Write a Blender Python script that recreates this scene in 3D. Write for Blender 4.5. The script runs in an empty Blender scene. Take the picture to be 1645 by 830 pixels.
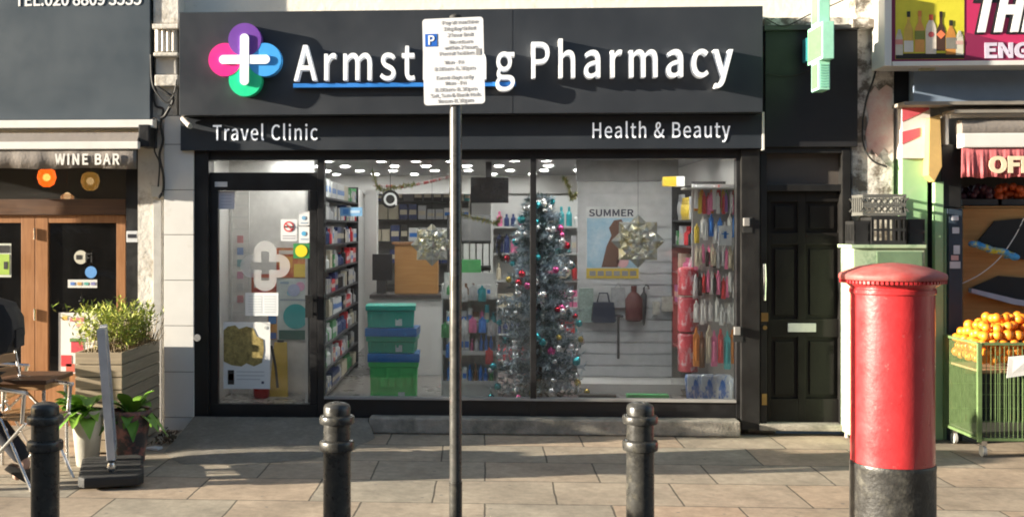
import bpy, bmesh, math, random
from mathutils import Vector, Matrix, Euler
random.seed(11)
R = math.radians
S = bpy.context.scene
COL = S.collection
# ------------------------------------------------------------------ camera model (level camera, shift lens)
FPX = 1805.0; YAW = R(3.3); HZ = 365.0; PX0 = 675.0
CAM = Vector((0, -9.5, 1.72))
sn, cs = math.sin(YAW), math.cos(YAW)
def F(px, py, Y):
    """photo pixel -> (X, Z) on the upright plane at Y"""
    k = (px - PX0) / FPX; vy = Y - CAM.y
    vx = vy * (k * cs - sn) / (cs + k * sn)
    d = -sn * vx + cs * vy
    return vx + CAM.x, CAM.z - (py - HZ) * d / FPX
def G(px, py, z=0.0):
    """photo pixel -> (X, Y) on level ground"""
    d = (CAM.z - z) * FPX / (py - HZ); r = (px - PX0) * d / FPX
    return r * cs - d * sn + CAM.x, r * sn + d * cs + CAM.y
def D(px, scale):
    """pixel column + pixels per metre -> (X, Y)"""
    d = FPX / scale; r = (px - PX0) / scale
    return r * cs - d * sn, r * sn + d * cs + CAM.y
# ------------------------------------------------------------------ materials
def nd(nt, t, **kw):
    n = nt.nodes.new(t)
    for k, v in kw.items(): setattr(n, k, v)
    return n
def mat(name, rgb, rough=.55, metal=0, var=.18, scale=6, bump=0, bscale=60, coat=0, rgb2=None, cover=.5, sharp=.08,
        scale2=4, island=0, aniso=(1, 1, 1), emit=0, spec=.5, sheen=0):
    m = bpy.data.materials.new(name); m.use_nodes = True
    nt = m.node_tree; b = nt.nodes['Principled BSDF']; L = nt.links.new
    tc = nd(nt, 'ShaderNodeTexCoord'); mp = nd(nt, 'ShaderNodeMapping'); mp.inputs['Scale'].default_value = aniso
    L(tc.outputs['Object'], mp.inputs[0])
    no = nd(nt, 'ShaderNodeTexNoise'); no.inputs['Scale'].default_value = scale; no.inputs['Detail'].default_value = 6
    no.inputs['Roughness'].default_value = .65
    L(mp.outputs[0], no.inputs['Vector'])
    mr = nd(nt, 'ShaderNodeMapRange'); mr.inputs[1].default_value = .25; mr.inputs[2].default_value = .75
    mr.inputs[3].default_value = 1 - var; mr.inputs[4].default_value = 1 + var
    L(no.outputs['Fac'], mr.inputs[0])
    src = None
    if rgb2:
        n2 = nd(nt, 'ShaderNodeTexNoise'); n2.inputs['Scale'].default_value = scale2; n2.inputs['Detail'].default_value = 8
        n2.inputs['Roughness'].default_value = .7
        L(mp.outputs[0], n2.inputs['Vector'])
        r2 = nd(nt, 'ShaderNodeMapRange'); r2.inputs[1].default_value = cover - sharp; r2.inputs[2].default_value = cover + sharp
        L(n2.outputs['Fac'], r2.inputs[0])
        mx = nd(nt, 'ShaderNodeMix', data_type='RGBA'); mx.inputs[6].default_value = (*rgb, 1); mx.inputs[7].default_value = (*rgb2, 1)
        L(r2.outputs[0], mx.inputs[0]); src = mx.outputs[2]
    if island and rgb2:
        ge = nd(nt, 'ShaderNodeNewGeometry'); L(ge.outputs['Random Per Island'], mx.inputs[0])
    hs = nd(nt, 'ShaderNodeHueSaturation'); hs.inputs['Color'].default_value = (*rgb, 1)
    if src: L(src, hs.inputs['Color'])
    L(mr.outputs[0], hs.inputs['Value']); L(hs.outputs[0], b.inputs['Base Color'])
    b.inputs['Metallic'].default_value = metal
    b.inputs['Coat Weight'].default_value = coat; b.inputs['Specular IOR Level'].default_value = spec
    b.inputs['Sheen Weight'].default_value = sheen
    rr = nd(nt, 'ShaderNodeMapRange'); rr.inputs[1].default_value = .3; rr.inputs[2].default_value = .7
    rr.inputs[3].default_value = max(.02, rough - .1); rr.inputs[4].default_value = min(1, rough + .12)
    L(no.outputs['Fac'], rr.inputs[0]); L(rr.outputs[0], b.inputs['Roughness'])
    if bump:
        nb = nd(nt, 'ShaderNodeTexNoise'); nb.inputs['Scale'].default_value = bscale; nb.inputs['Detail'].default_value = 4
        L(mp.outputs[0], nb.inputs['Vector'])
        bp = nd(nt, 'ShaderNodeBump'); bp.inputs['Strength'].default_value = bump; bp.inputs['Distance'].default_value = .01
        L(nb.outputs['Fac'], bp.inputs['Height']); L(bp.outputs[0], b.inputs['Normal'])
    if emit:
        b.inputs['Emission Color'].default_value = (*rgb, 1); b.inputs['Emission Strength'].default_value = emit
    return m
def wood(name, c1, c2, sc=3.0, axis='Z', rough=.45):
    m = mat(name, c1, rough, var=.12, scale=3)
    nt = m.node_tree; L = nt.links.new; hs = [n for n in nt.nodes if n.type == 'HUE_SAT'][0]
    tc = [n for n in nt.nodes if n.type == 'TEX_COORD'][0]
    mp = nd(nt, 'ShaderNodeMapping'); mp.inputs['Scale'].default_value = {'Z': (14, 14, .9), 'X': (.9, 14, 14), 'Y': (14, .9, 14)}[axis]
    no = nd(nt, 'ShaderNodeTexNoise'); no.inputs['Scale'].default_value = sc; no.inputs['Detail'].default_value = 8; no.inputs['Distortion'].default_value = .6
    cr = nd(nt, 'ShaderNodeMix', data_type='RGBA'); cr.inputs[6].default_value = (*c1, 1); cr.inputs[7].default_value = (*c2, 1)
    r = nd(nt, 'ShaderNodeMapRange'); r.inputs[1].default_value = .3; r.inputs[2].default_value = .7
    L(tc.outputs['Object'], mp.inputs[0]); L(mp.outputs[0], no.inputs['Vector']); L(no.outputs['Fac'], r.inputs[0]); L(r.outputs[0], cr.inputs[0])
    L(cr.outputs[2], hs.inputs['Color'])
    return m
def glass(name, tint=(1, 1, 1), refl=1.0, rough=0.0, ior=1.5, dust_haze=.06):
    m = bpy.data.materials.new(name); m.use_nodes = True; nt = m.node_tree; L = nt.links.new
    nt.nodes.clear(); o = nd(nt, 'ShaderNodeOutputMaterial')
    t = nd(nt, 'ShaderNodeBsdfTransparent'); t.inputs[0].default_value = (*tint, 1)
    g = nd(nt, 'ShaderNodeBsdfGlossy'); g.inputs['Roughness'].default_value = rough
    fr = nd(nt, 'ShaderNodeFresnel'); fr.inputs[0].default_value = ior
    no = nd(nt, 'ShaderNodeTexNoise'); no.inputs['Scale'].default_value = 1.2
    bp = nd(nt, 'ShaderNodeBump'); bp.inputs['Strength'].default_value = .02; bp.inputs['Distance'].default_value = .02
    L(no.outputs[0], bp.inputs['Height']); L(bp.outputs[0], g.inputs['Normal'])
    mu = nd(nt, 'ShaderNodeMath', operation='MULTIPLY'); mu.inputs[1].default_value = refl
    mx = nd(nt, 'ShaderNodeMixShader')
    df = nd(nt, 'ShaderNodeBsdfDiffuse'); df.inputs[0].default_value = (.6, .6, .58, 1); dm = nd(nt, 'ShaderNodeMixShader')  # thin dusty film added to haze the glass where reflections would show
    dn = nd(nt, 'ShaderNodeTexNoise'); dn.inputs['Scale'].default_value = 2.2; dn.inputs['Detail'].default_value = 9; dn.inputs['Roughness'].default_value = .7
    dr_ = nd(nt, 'ShaderNodeMapRange'); dr_.inputs[1].default_value = .42; dr_.inputs[2].default_value = .75; dr_.inputs[3].default_value = dust_haze * .25; dr_.inputs[4].default_value = dust_haze
    L(dn.outputs[0], dr_.inputs[0]); L(dr_.outputs[0], dm.inputs[0])
    L(fr.outputs[0], mu.inputs[0]); L(mu.outputs[0], mx.inputs[0]); L(t.outputs[0], dm.inputs[1]); L(df.outputs[0], dm.inputs[2]); L(dm.outputs[0], mx.inputs[1]); L(g.outputs[0], mx.inputs[2]); L(mx.outputs[0], o.inputs[0])
    return m
M = {}
def flat(name, rgb, **k):
    if name not in M: M[name] = mat(name, rgb, **k)
    return M[name]
M['sign'] = mat('charcoal_sign_panel', (.027, .031, .038), .42, var=.1, scale=2)
M['sign2'] = mat('charcoal_lower_panel', (.021, .026, .034), .45, var=.1, scale=2)
M['black'] = mat('black_frame_paint', (.012, .012, .013), .38, var=.3, scale=8)
M['black2'] = mat('weathered_black_paint', (.011, .0105, .010), .45, var=.3, scale=5, bump=.15, bscale=30)
M['doorblack'] = mat('old_black_door_paint', (.013, .0115, .0105), .45, var=.3, scale=5, bump=.15, bscale=25, spec=.25)
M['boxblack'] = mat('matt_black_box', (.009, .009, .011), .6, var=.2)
M['lit'] = mat('faintly_lit_letter_face', (.82, .84, .86), .35, var=.02, emit=.07)
M['lit2'] = mat('backlit_small_letter', (.8, .83, .88), .35, var=.02, emit=.13)
M['white'] = mat('white_acrylic', (.82, .82, .82), .35, var=.03)
M['cream'] = mat('old_cream_paint', (.82, .77, .68), .7, var=.08, scale=3, bump=.4, bscale=18, rgb2=(.62, .56, .47), cover=.66, sharp=.05, scale2=5)
M['peel'] = mat('peeling_white_paint', (.66, .62, .56), .75, var=.2, scale=5, bump=.6, bscale=22, rgb2=(.15, .125, .1), cover=.505, sharp=.06, scale2=6)
M['pinkpeel'] = mat('pink_stained_paint', (.6, .36, .31), .75, var=.25, scale=5, bump=.6, bscale=22, rgb2=(.5, .44, .38), cover=.5, sharp=.12, scale2=5)
M['tile'] = mat('pale_pilaster_cladding', (.64, .63, .61), .5, var=.07, scale=2.5, rgb2=(.5, .47, .42), cover=.68, sharp=.1)
M['pil'] = mat('grimy_white_plaster', (.6, .57, .52), .75, var=.15, scale=4, bump=.5, bscale=25, rgb2=(.33, .29, .24), cover=.6, sharp=.07, scale2=5)
M['winesign'] = mat('slate_grey_sign', (.05, .066, .082), .45, var=.1, scale=1.5)
M['canvas'] = mat('taupe_awning_canvas', (.2, .175, .155), .85, var=.15, scale=6, bump=.3, bscale=40)
M['alu'] = mat('white_aluminium', (.68, .67, .64), .4, var=.06)
M['wood'] = wood('varnished_door_wood', (.36, .17, .07), (.25, .11, .042))
M['wood2'] = wood('dark_header_wood', (.12, .06, .03), (.07, .035, .02), axis='X')
M['grid'] = wood('weathered_planter_board', (.33, .27, .19), (.22, .18, .125), axis='Y', rough=.75)
M['gridx'] = wood('weathered_planter_end_board', (.35, .28, .19), (.24, .19, .125), axis='X', rough=.75)
M['slatwood'] = wood('oiled_chair_slat', (.42, .25, .11), (.3, .16, .07), axis='X')
M['steel'] = mat('brushed_steel', (.6, .6, .6), .28, 1, var=.08)
M['chrome'] = mat('polished_metal', (.75, .75, .76), .15, 1, var=.05)
M['brass'] = mat('aged_brass', (.5, .36, .14), .35, 1, var=.2)
M['red'] = mat('pillar_box_red', (.45, .028, .032), .34, var=.09, scale=9, coat=.5, bump=.14, bscale=45, rgb2=(.46, .13, .12), cover=.66, sharp=.05, scale2=22)
M['redtop'] = mat('dusty_pillar_box_red', (.36, .05, .045), .6, var=.2, scale=14, rgb2=(.3, .1, .09), cover=.5, sharp=.15, scale2=9)
M['base'] = mat('pillar_box_base_black', (.03, .029, .027), .4, var=.4, scale=18, bump=.3, bscale=60, rgb2=(.09, .085, .07), cover=.6, sharp=.12, scale2=14)
M['bollard'] = mat('bollard_black_paint', (.034, .033, .03), .3, var=.25, scale=20, bump=.15, bscale=50, rgb2=(.095, .088, .07), cover=.62, sharp=.1, scale2=16)
M['pole'] = mat('dark_grey_pole_paint', (.055, .054, .05), .28, var=.2, scale=12, rgb2=(.12, .085, .08), cover=.66, sharp=.1, scale2=10)
M['signwhite'] = mat('parking_plate_white', (.7, .71, .74), .4, var=.05, scale=4)
M['ink'] = mat('grey_print_ink', (.27, .27, .28), .6, var=.1)
M['pblue'] = mat('parking_blue', (.02, .12, .5), .4, var=.05)
M['fanglass'] = glass('fanlight_glass', (.75, .75, .74), .12)
M['glass'] = glass('clear_shop_glass', (.93, .95, .95), .85, dust_haze=.03)
M['darkglass'] = glass('dark_bar_glass', (.25, .25, .26), 1.0, dust_haze=.02)
M['inwall'] = mat('interior_white_paint', (.68, .67, .65), .6, var=.04)
M['ceil'] = mat('interior_ceiling', (.4, .4, .4), .7, var=.05)
M['floorin'] = mat('grey_vinyl_floor', (.2, .195, .19), .3, var=.15, scale=3)
M['shelf'] = mat('dark_shelf_metal', (.05, .05, .055), .45, var=.1)
M['shelfw'] = mat('white_shelf_metal', (.62, .62, .6), .45, var=.05)
M['bulb'] = mat('downlight_lens', (1, .97, .93), .5, var=0, emit=29)
M['rubber'] = mat('black_rubber', (.02, .02, .02), .75, var=.3, scale=12, bump=.3)
M['potgrey'] = mat('grey_stone_pot', (.3, .29, .25), .7, var=.15, scale=8, bump=.2)
M['potdark'] = mat('glazed_dark_pot', (.06, .055, .06), .45, var=.2, scale=8, rgb2=(.32, .13, .11), cover=.54, sharp=.06, scale2=9)
M['soil'] = mat('potting_soil', (.05, .035, .025), .9, var=.3, scale=30, bump=.5)
M['leaf'] = mat('broad_green_leaf', (.08, .22, .025), .4, var=.15, rgb2=(.2, .36, .045), island=1, spec=.4)
M['shrub'] = mat('feathery_yellow_green', (.24, .32, .04), .55, var=.15, rgb2=(.42, .42, .09), island=1)
M['shrub2'] = mat('dry_shrub_stems', (.26, .19, .09), .7, var=.2, rgb2=(.13, .09, .045), island=1)
M['needle'] = mat('frosted_tree_needles', (.78, .88, .95), .45, var=.15, rgb2=(.33, .42, .5), island=1)
M['cable'] = mat('black_cable', (.02, .02, .02), .6, var=.2)
M['pipe'] = mat('grey_white_pipe', (.36, .34, .31), .55, var=.25, scale=9)
M['green'] = mat('pale_green_paint', (.3, .5, .26), .5, var=.1, scale=3, rgb2=(.36, .5, .3), cover=.6)
M['greencab'] = mat('worn_green_cabinet', (.36, .46, .3), .6, var=.15, scale=4, rgb2=(.14, .22, .13), cover=.56, sharp=.06)
M['cagegreen'] = mat('cage_green_paint', (.11, .17, .065), .5, var=.2, scale=15, rgb2=(.2, .18, .08), cover=.66, sharp=.06)
M['orange'] = mat('orange_peel', (.72, .17, .01), .4, var=.15, scale=9, bump=.15, bscale=220, rgb2=(.78, .27, .02), cover=.5, sharp=.25, scale2=6)
M['magenta'] = mat('magenta_sign_vinyl', (.5, .03, .11), .4, var=.06, scale=2)
M['winepurple'] = mat('dark_plum_sign_vinyl', (.23, .02, .07), .4, var=.06)
M['slateblue'] = mat('slate_blue_paint', (.22, .28, .37), .55, var=.12, scale=4)
M['redawn'] = mat('dull_red_canvas', (.44, .11, .12), .85, var=.2, scale=5, bump=.3, bscale=30)
M['ply'] = wood('plywood_board', (.52, .27, .09), (.44, .21, .065), axis='X', rough=.7)
M['card'] = mat('cardboard', (.38, .24, .12), .8, var=.12)
M['concrete'] = mat('worn_concrete', (.33, .3, .25), .85, var=.2, scale=9, bump=.5, bscale=60, rgb2=(.13, .125, .1), cover=.56, sharp=.12, scale2=4)
M['tarmac'] = mat('dark_ramp_tarmac', (.175, .158, .128), .9, var=.3, scale=26, bump=.6, bscale=160, rgb2=(.23, .21, .18), cover=.58, sharp=.12, scale2=5)
M['asphalt'] = mat('road_asphalt', (.05, .05, .052), .9, var=.25, scale=20, bump=.5, bscale=120)
M['kerb'] = mat('granite_kerb', (.3, .29, .28), .8, var=.2, scale=30)
M['silverstar'] = mat('iridescent_foil', (.86, .88, .88), .2, .65, var=.2, scale=12, rgb2=(.85, .74, .34), cover=.56, sharp=.1, scale2=14)
M['coat'] = mat('black_coat_cloth', (.012, .012, .014), .85, var=.3, scale=12, bump=.3, bscale=60)
M['skin'] = mat('skin', (.45, .27, .2), .5, var=.08)
M['hair'] = mat('dark_hair', (.02, .014, .01), .5, var=.3, aniso=(20, 20, 3))
M['jeans'] = mat('dark_trousers', (.015, .017, .025), .85, var=.2)
M['shoe'] = mat('dark_shoe', (.02, .018, .016), .5, var=.2)
M['brick'] = mat('opposite_brick', (.2, .1, .07), .85, var=.2, scale=10)
# pavement slabs
def pavement_mat():
    m = mat('york_stone_slabs', (.4, .32, .24), .8, var=.2, scale=2.2, bump=0)
    nt = m.node_tree; L = nt.links.new; hs = [n for n in nt.nodes if n.type == 'HUE_SAT'][0]; b = nt.nodes['Principled BSDF']
    tc = [n for n in nt.nodes if n.type == 'TEX_COORD'][0]
    # slight wobble so joints are not ruler straight
    nz = nd(nt, 'ShaderNodeTexNoise'); nz.inputs['Scale'].default_value = 1.7; nz.inputs['Detail'].default_value = 4
    ad = nd(nt, 'ShaderNodeMix', data_type='RGBA', blend_type='LINEAR_LIGHT'); ad.inputs[0].default_value = .018
    L(tc.outputs['Object'], nz.inputs['Vector']); L(tc.outputs['Object'], ad.inputs[6]); L(nz.outputs['Color'], ad.inputs[7])
    br = nd(nt, 'ShaderNodeTexBrick'); br.offset = .42; br.squash = 1.0
    br.inputs['Scale'].default_value = 1; br.inputs['Brick Width'].default_value = .78; br.inputs['Row Height'].default_value = .62
    br.inputs['Mortar Size'].default_value = .007; br.inputs['Mortar Smooth'].default_value = .3; br.inputs['Bias'].default_value = 0
    br.inputs['Color1'].default_value = (.4, .3, .21, 1); br.inputs['Color2'].default_value = (.32, .28, .215, 1); br.inputs['Mortar'].default_value = (.09, .075, .055, 1)
    L(ad.outputs[2], br.inputs['Vector'])
    n2 = nd(nt, 'ShaderNodeTexNoise'); n2.inputs['Scale'].default_value = 14; n2.inputs['Detail'].default_value = 9; n2.inputs['Roughness'].default_value = .75
    L(tc.outputs['Object'], n2.inputs['Vector'])
    r2 = nd(nt, 'ShaderNodeMapRange'); r2.inputs[1].default_value = .35; r2.inputs[2].default_value = .7; r2.inputs[3].default_value = .72; r2.inputs[4].default_value = 1.12
    L(n2.outputs['Fac'], r2.inputs[0])
    mu = nd(nt, 'ShaderNodeMix', data_type='RGBA', blend_type='MULTIPLY'); mu.inputs[0].default_value = 1
    L(br.outputs['Color'], mu.inputs[6]); L(r2.outputs[0], mu.inputs[7])
    # gum spots
    vo = nd(nt, 'ShaderNodeTexVoronoi'); vo.inputs['Scale'].default_value = 5.5; L(tc.outputs['Object'], vo.inputs['Vector'])
    rv = nd(nt, 'ShaderNodeMapRange'); rv.inputs[1].default_value = .055; rv.inputs[2].default_value = .085
    L(vo.outputs['Distance'], rv.inputs[0])
    mg = nd(nt, 'ShaderNodeMix', data_type='RGBA'); mg.inputs[6].default_value = (.17, .15, .13, 1)
    L(rv.outputs[0], mg.inputs[0]); L(mu.outputs[2], mg.inputs[7])
    n5 = nd(nt, 'ShaderNodeTexNoise'); n5.inputs['Scale'].default_value = 1.3; n5.inputs['Detail'].default_value = 10; n5.inputs['Roughness'].default_value = .72
    L(tc.outputs['Object'], n5.inputs['Vector'])
    r5 = nd(nt, 'ShaderNodeMapRange'); r5.inputs[1].default_value = .36; r5.inputs[2].default_value = .62; r5.inputs[3].default_value = .74; r5.inputs[4].default_value = 1.16
    L(n5.outputs['Fac'], r5.inputs[0])
    m5 = nd(nt, 'ShaderNodeMix', data_type='RGBA', blend_type='MULTIPLY'); m5.inputs[0].default_value = 1
    L(mg.outputs[2], m5.inputs[6]); L(r5.outputs[0], m5.inputs[7])
    L(m5.outputs[2], hs.inputs['Color'])
    bp = nd(nt, 'ShaderNodeBump'); bp.inputs['Strength'].default_value = .5; bp.inputs['Distance'].default_value = .006
    iv = nd(nt, 'ShaderNodeMath', operation='SUBTRACT'); iv.inputs[0].default_value = 1
    L(br.outputs['Fac'], iv.inputs[1])
    bp2 = nd(nt, 'ShaderNodeBump'); bp2.inputs['Strength'].default_value = .25; bp2.inputs['Distance'].default_value = .004
    L(n2.outputs['Fac'], bp2.inputs['Height'])
    L(iv.outputs[0], bp.inputs['Height']); L(bp2.outputs[0], bp.inputs['Normal']); L(bp.outputs[0], b.inputs['Normal'])
    return m
M['pave'] = pavement_mat()
# ------------------------------------------------------------------ object helpers
def tag(o, label=None, cat=None, group=None, kind=None):
    if label: o['label'] = label
    if cat: o['category'] = cat
    if group: o['group'] = group
    if kind: o['kind'] = kind
    return o
def thing(name, label, cat, loc=(0, 0, 0), rz=0, group=None):
    o = bpy.data.objects.new(name, None); o.empty_display_size = .1; COL.objects.link(o)
    o.location = loc; o.rotation_euler = (0, 0, rz)
    return tag(o, label, cat, group)
def wloc(o):
    v = Vector((0, 0, 0))
    while o: v += o.location; o = o.parent
    return v
class MB:
    def __init__(s): s.bm = bmesh.new()
    def box(s, x0, x1, y0, y1, z0, z1, rot=None, piv=None):
        vs = [s.bm.verts.new((x, y, z)) for x in (min(x0, x1), max(x0, x1)) for y in (min(y0, y1), max(y0, y1)) for z in (min(z0, z1), max(z0, z1))]
        for f in ((0, 1, 3, 2), (4, 6, 7, 5), (0, 4, 5, 1), (2, 3, 7, 6), (0, 2, 6, 4), (1, 5, 7, 3)):
            s.bm.faces.new([vs[i] for i in f])
        if rot is not None:
            c = Vector(piv) if piv is not None else sum((v.co for v in vs), Vector()) / 8
            m = Euler(rot).to_matrix()
            for v in vs: v.co = c + m @ (v.co - c)
        return vs
    def pbox(s, px0, py0, px1, py1, Y, thick):
        """box whose FRONT face covers the photo rectangle on plane Y, going back by thick"""
        x0, z0 = F(px0, (py0 + py1) / 2, Y)[0], F((px0 + px1) / 2, py0, Y)[1]
        x1, z1 = F(px1, (py0 + py1) / 2, Y)[0], F((px0 + px1) / 2, py1, Y)[1]
        return s.box(x0, x1, Y, Y + thick, z0, z1)
    def poly(s, pts): return s.bm.faces.new([s.bm.verts.new(p) for p in pts])
    def prism(s, pts, off):
        """closed extrusion of a planar polygon by vector off"""
        off = Vector(off)
        a = [s.bm.verts.new(p) for p in pts]; b = [s.bm.verts.new(Vector(p) + off) for p in pts]
        n = len(pts)
        s.bm.faces.new(a); s.bm.faces.new(b[::-1])
        for i in range(n): s.bm.faces.new((a[i], b[i], b[(i + 1) % n], a[(i + 1) % n]))
    def lathe(s, prof, c=(0, 0, 0), n=32, axis='Z', cap=True):
        rings = []
        for r, z in prof:
            ring = []
            for i in range(n):
                a = 2 * math.pi * i / n; p = (r * math.cos(a), r * math.sin(a), z)
                if axis == 'Y': p = (p[0], p[2], p[1])
                if axis == 'X': p = (p[2], p[0], p[1])
                ring.append(s.bm.verts.new(Vector(p) + Vector(c)))
            rings.append(ring)
        for a, b in zip(rings, rings[1:]):
            for i in range(n): s.bm.faces.new((a[i], a[(i + 1) % n], b[(i + 1) % n], b[i]))
        if cap:
            s.bm.faces.new(rings[0][::-1]); s.bm.faces.new(rings[-1])
    def cyl(s, c, r, h, n=24, axis='Z'): s.lathe([(r, 0), (r, h)], c, n, axis)
    def tube(s, pts, r, n=8, r1=None):
        pts = [Vector(p) for p in pts]; rings = []
        for i, p in enumerate(pts):
            t = (pts[min(i + 1, len(pts) - 1)] - pts[max(i - 1, 0)]).normalized()
            u = t.cross(Vector((.13, .31, 1)) if abs(t.z) < .9 else Vector((1, .1, 0))).normalized(); w = t.cross(u)
            rr = r if r1 is None else r + (r1 - r) * i / (len(pts) - 1)
            rings.append([s.bm.verts.new(p + rr * (math.cos(2 * math.pi * k / n) * u + math.sin(2 * math.pi * k / n) * w)) for k in range(n)])
        for a, b in zip(rings, rings[1:]):
            for i in range(n): s.bm.faces.new((a[i], a[(i + 1) % n], b[(i + 1) % n], b[i]))
        s.bm.faces.new(rings[0][::-1]); s.bm.faces.new(rings[-1])
    def ball(s, c, r, sx=1, sy=1, sz=1, u=16, v=10):
        m = Matrix.Translation(c) @ Matrix.Diagonal((r * sx, r * sy, r * sz, 1))
        bmesh.ops.create_uvsphere(s.bm, u_segments=u, v_segments=v, radius=1, matrix=m)
    def add(s, me, mx=None):
        n0 = len(s.bm.verts); s.bm.from_mesh(me); s.bm.verts.ensure_lookup_table()
        if mx is not None:
            for v in s.bm.verts[n0:]: v.co = mx @ v.co
    def build(s, name, m, parent=None, bevel=0, smooth=False, world=True, seg=2):
        bm = s.bm; bmesh.ops.recalc_face_normals(bm, faces=bm.faces)
        if bevel: bmesh.ops.bevel(bm, geom=[e for e in bm.edges if len(e.link_faces) == 2 and e.calc_face_angle(0) > .5], offset=bevel, segments=seg, affect='EDGES', profile=.7, clamp_overlap=True)
        if parent and world:
            o = wloc(parent)
            for v in bm.verts: v.co -= o
        me = bpy.data.meshes.new(name); bm.to_mesh(me); bm.free()
        if isinstance(m, str): m = M[m]
        me.materials.append(m)
        if smooth:
            for p in me.polygons: p.use_smooth = True
            me.set_sharp_from_angle(angle=R(38))
        ob = bpy.data.objects.new(name, me); COL.objects.link(ob)
        if parent: ob.parent = parent
        return ob
def solo(mb, name, m, label, cat, loc, group=None, rz=0, **k):
    """a thing that is one mesh, built in local coordinates"""
    o = mb.build(name, m, None, **k); o.location = loc; o.rotation_euler.z = rz
    return tag(o, label, cat, group)
def wsolo(mb, name, m, label, cat, group=None, kind=None, **k):
    """a thing that is one mesh, built in world coordinates; origin moved to its base"""
    bm = mb.bm; vs = [v.co for v in bm.verts]
    lo = Vector([min(v[i] for v in vs) for i in range(3)]); hi = Vector([max(v[i] for v in vs) for i in range(3)])
    c = Vector(((lo.x + hi.x) / 2, (lo.y + hi.y) / 2, lo.z))
    for v in bm.verts: v.co -= c
    o = mb.build(name, m, None, **k); o.location = c
    return tag(o, label, cat, group, kind)
def kids(o): return [c for c in bpy.data.objects if c.parent == o]
def copy_tree(o, parent=None):
    c = o.copy(); COL.objects.link(c)
    if parent: c.parent = parent
    for k in kids(o): copy_tree(k, c)
    return c
FONT = None
try:    # Blender's own bundled sans face; the built-in face is used where it is missing
    import os
    _p = os.path.join(bpy.utils.system_resource('DATAFILES'), 'fonts', 'Noto Sans CJK Regular.woff2')
    if os.path.exists(_p): FONT = bpy.data.fonts.load(_p)
except Exception: FONT = None
# text -> flat mesh in XZ facing -Y ; bbox-fitted
def text_mesh(s, depth=.0, bold=0.0, res=6, shear=0, spacing=1.0):
    cu = bpy.data.curves.new('t', 'FONT'); cu.body = s
    if FONT: cu.font = FONT
    cu.size = 1; cu.size = 1; cu.extrude = .5; cu.offset = bold * (.4 if FONT else .7); cu.resolution_u = res; cu.shear = shear
    cu.space_character = spacing; cu.fill_mode = 'BOTH'
    ob = bpy.data.objects.new('t', cu); COL.objects.link(ob); bpy.context.view_layer.update()
    dg = bpy.context.evaluated_depsgraph_get(); me = bpy.data.meshes.new_from_object(ob.evaluated_get(dg))
    bpy.data.objects.remove(ob); bpy.data.curves.remove(cu)
    return me
_H = {}
def add_text(mb, s, X0, X1, zbase, cap, Yf, thick, bold=0.0, shear=0, spacing=1.0):
    me = text_mesh(s, bold=bold, shear=shear, spacing=spacing)
    hm = text_mesh('H', bold=bold); h = max(v.co.y for v in hm.vertices) - min(v.co.y for v in hm.vertices); bpy.data.meshes.remove(hm)
    x0 = min(v.co.x for v in me.vertices); x1 = max(v.co.x for v in me.vertices)
    sx = (X1 - X0) / (x1 - x0); sz = cap / h
    mx = Matrix(((sx, 0, 0, X0 - x0 * sx), (0, 0, -thick, Yf + thick / 2), (0, sz, 0, zbase), (0, 0, 0, 1)))
    mb.add(me, mx); bpy.data.meshes.remove(me)
def ptext(mb, s, px0, px1, pytop, pybase, Yf, thick, bold=0, shear=0, spacing=1.0):
    X0 = F(px0, pybase, Yf)[0]; X1 = F(px1, pybase, Yf)[0]; pm = (px0 + px1) / 2
    z1 = F(pm, pytop, Yf)[1]; z0 = F(pm, pybase, Yf)[1]
    add_text(mb, s, X0, X1, z0, z1 - z0, Yf, thick, bold, shear, spacing)
def disc_pts(cx, cz, r, Y, n=32, a0=0, a1=2 * math.pi):
    return [(cx + r * math.cos(a0 + (a1 - a0) * i / n), Y, cz + r * math.sin(a0 + (a1 - a0) * i / n)) for i in range(n)]
# ================================================================== THE SETTING
def sheet(name, x0, x1, y0, y1, z, m, nx=1, ny=1):
    mb = MB()
    for i in range(nx):
        for j in range(ny):
            mb.poly([(x0 + (x1 - x0) * a / nx, y0 + (y1 - y0) * b / ny, z) for a, b in ((i, j), (i + 1, j), (i + 1, j + 1), (i, j + 1))])
    return tag(mb.build(name, m), kind='structure')
g = MB(); g.poly([(-250, -250, -.25), (250, -250, -.25), (250, 250, -.25), (-250, 250, -.25)])
tag(g.build('ground', 'asphalt'), kind='structure')
sheet('road', -120, 120, -16.5, -4.9, -.125, 'asphalt')
mb = MB(); mb.box(-60, 60, -4.72, .05, -.2, 0); tag(mb.build('pavement', 'pave'), kind='structure')
mb = MB()
for i in range(-40, 41): mb.box(i * 1.0 + .004, i * 1.0 + .996, -4.9, -4.725, -.24, -.002)
tag(mb.build('kerb', 'kerb', bevel=.012), kind='structure')
mb = MB(); mb.box(-60, 60, -21, -16.5, -.24, -.003); tag(mb.build('far_pavement', 'pave'), kind='structure')
# terrace across the street (only met in reflections)
op = thing('terrace_building', 'long brick terrace across the road facing the shops', 'building', (0, -21.2, 0))
mb = MB(); mb.box(-38, 38, -27, -21.2, -.1, 7.2); mb.build('wall', 'brick', op)
mb = MB(); mb.prism([(-38.3, -20.9, 7.203), (-38.3, -27.3, 7.203), (-38.3, -24, 9.6)], (76.6, 0, 0)); mb.build('roof', flat('slate_roof', (.06, .06, .07)), op)
for i in range(15):
    x = -35 + i * 5
    mb = MB(); mb.box(x - .6, x + .6, -21.2, -21.15, 4, 5.8); mb.build('window', 'darkglass', op)
    mb = MB(); mb.box(x - 1.9, x + 1.9, -21.2, -21.12, .5, 2.5); mb.build('shop_window', 'darkglass', op)

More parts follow.
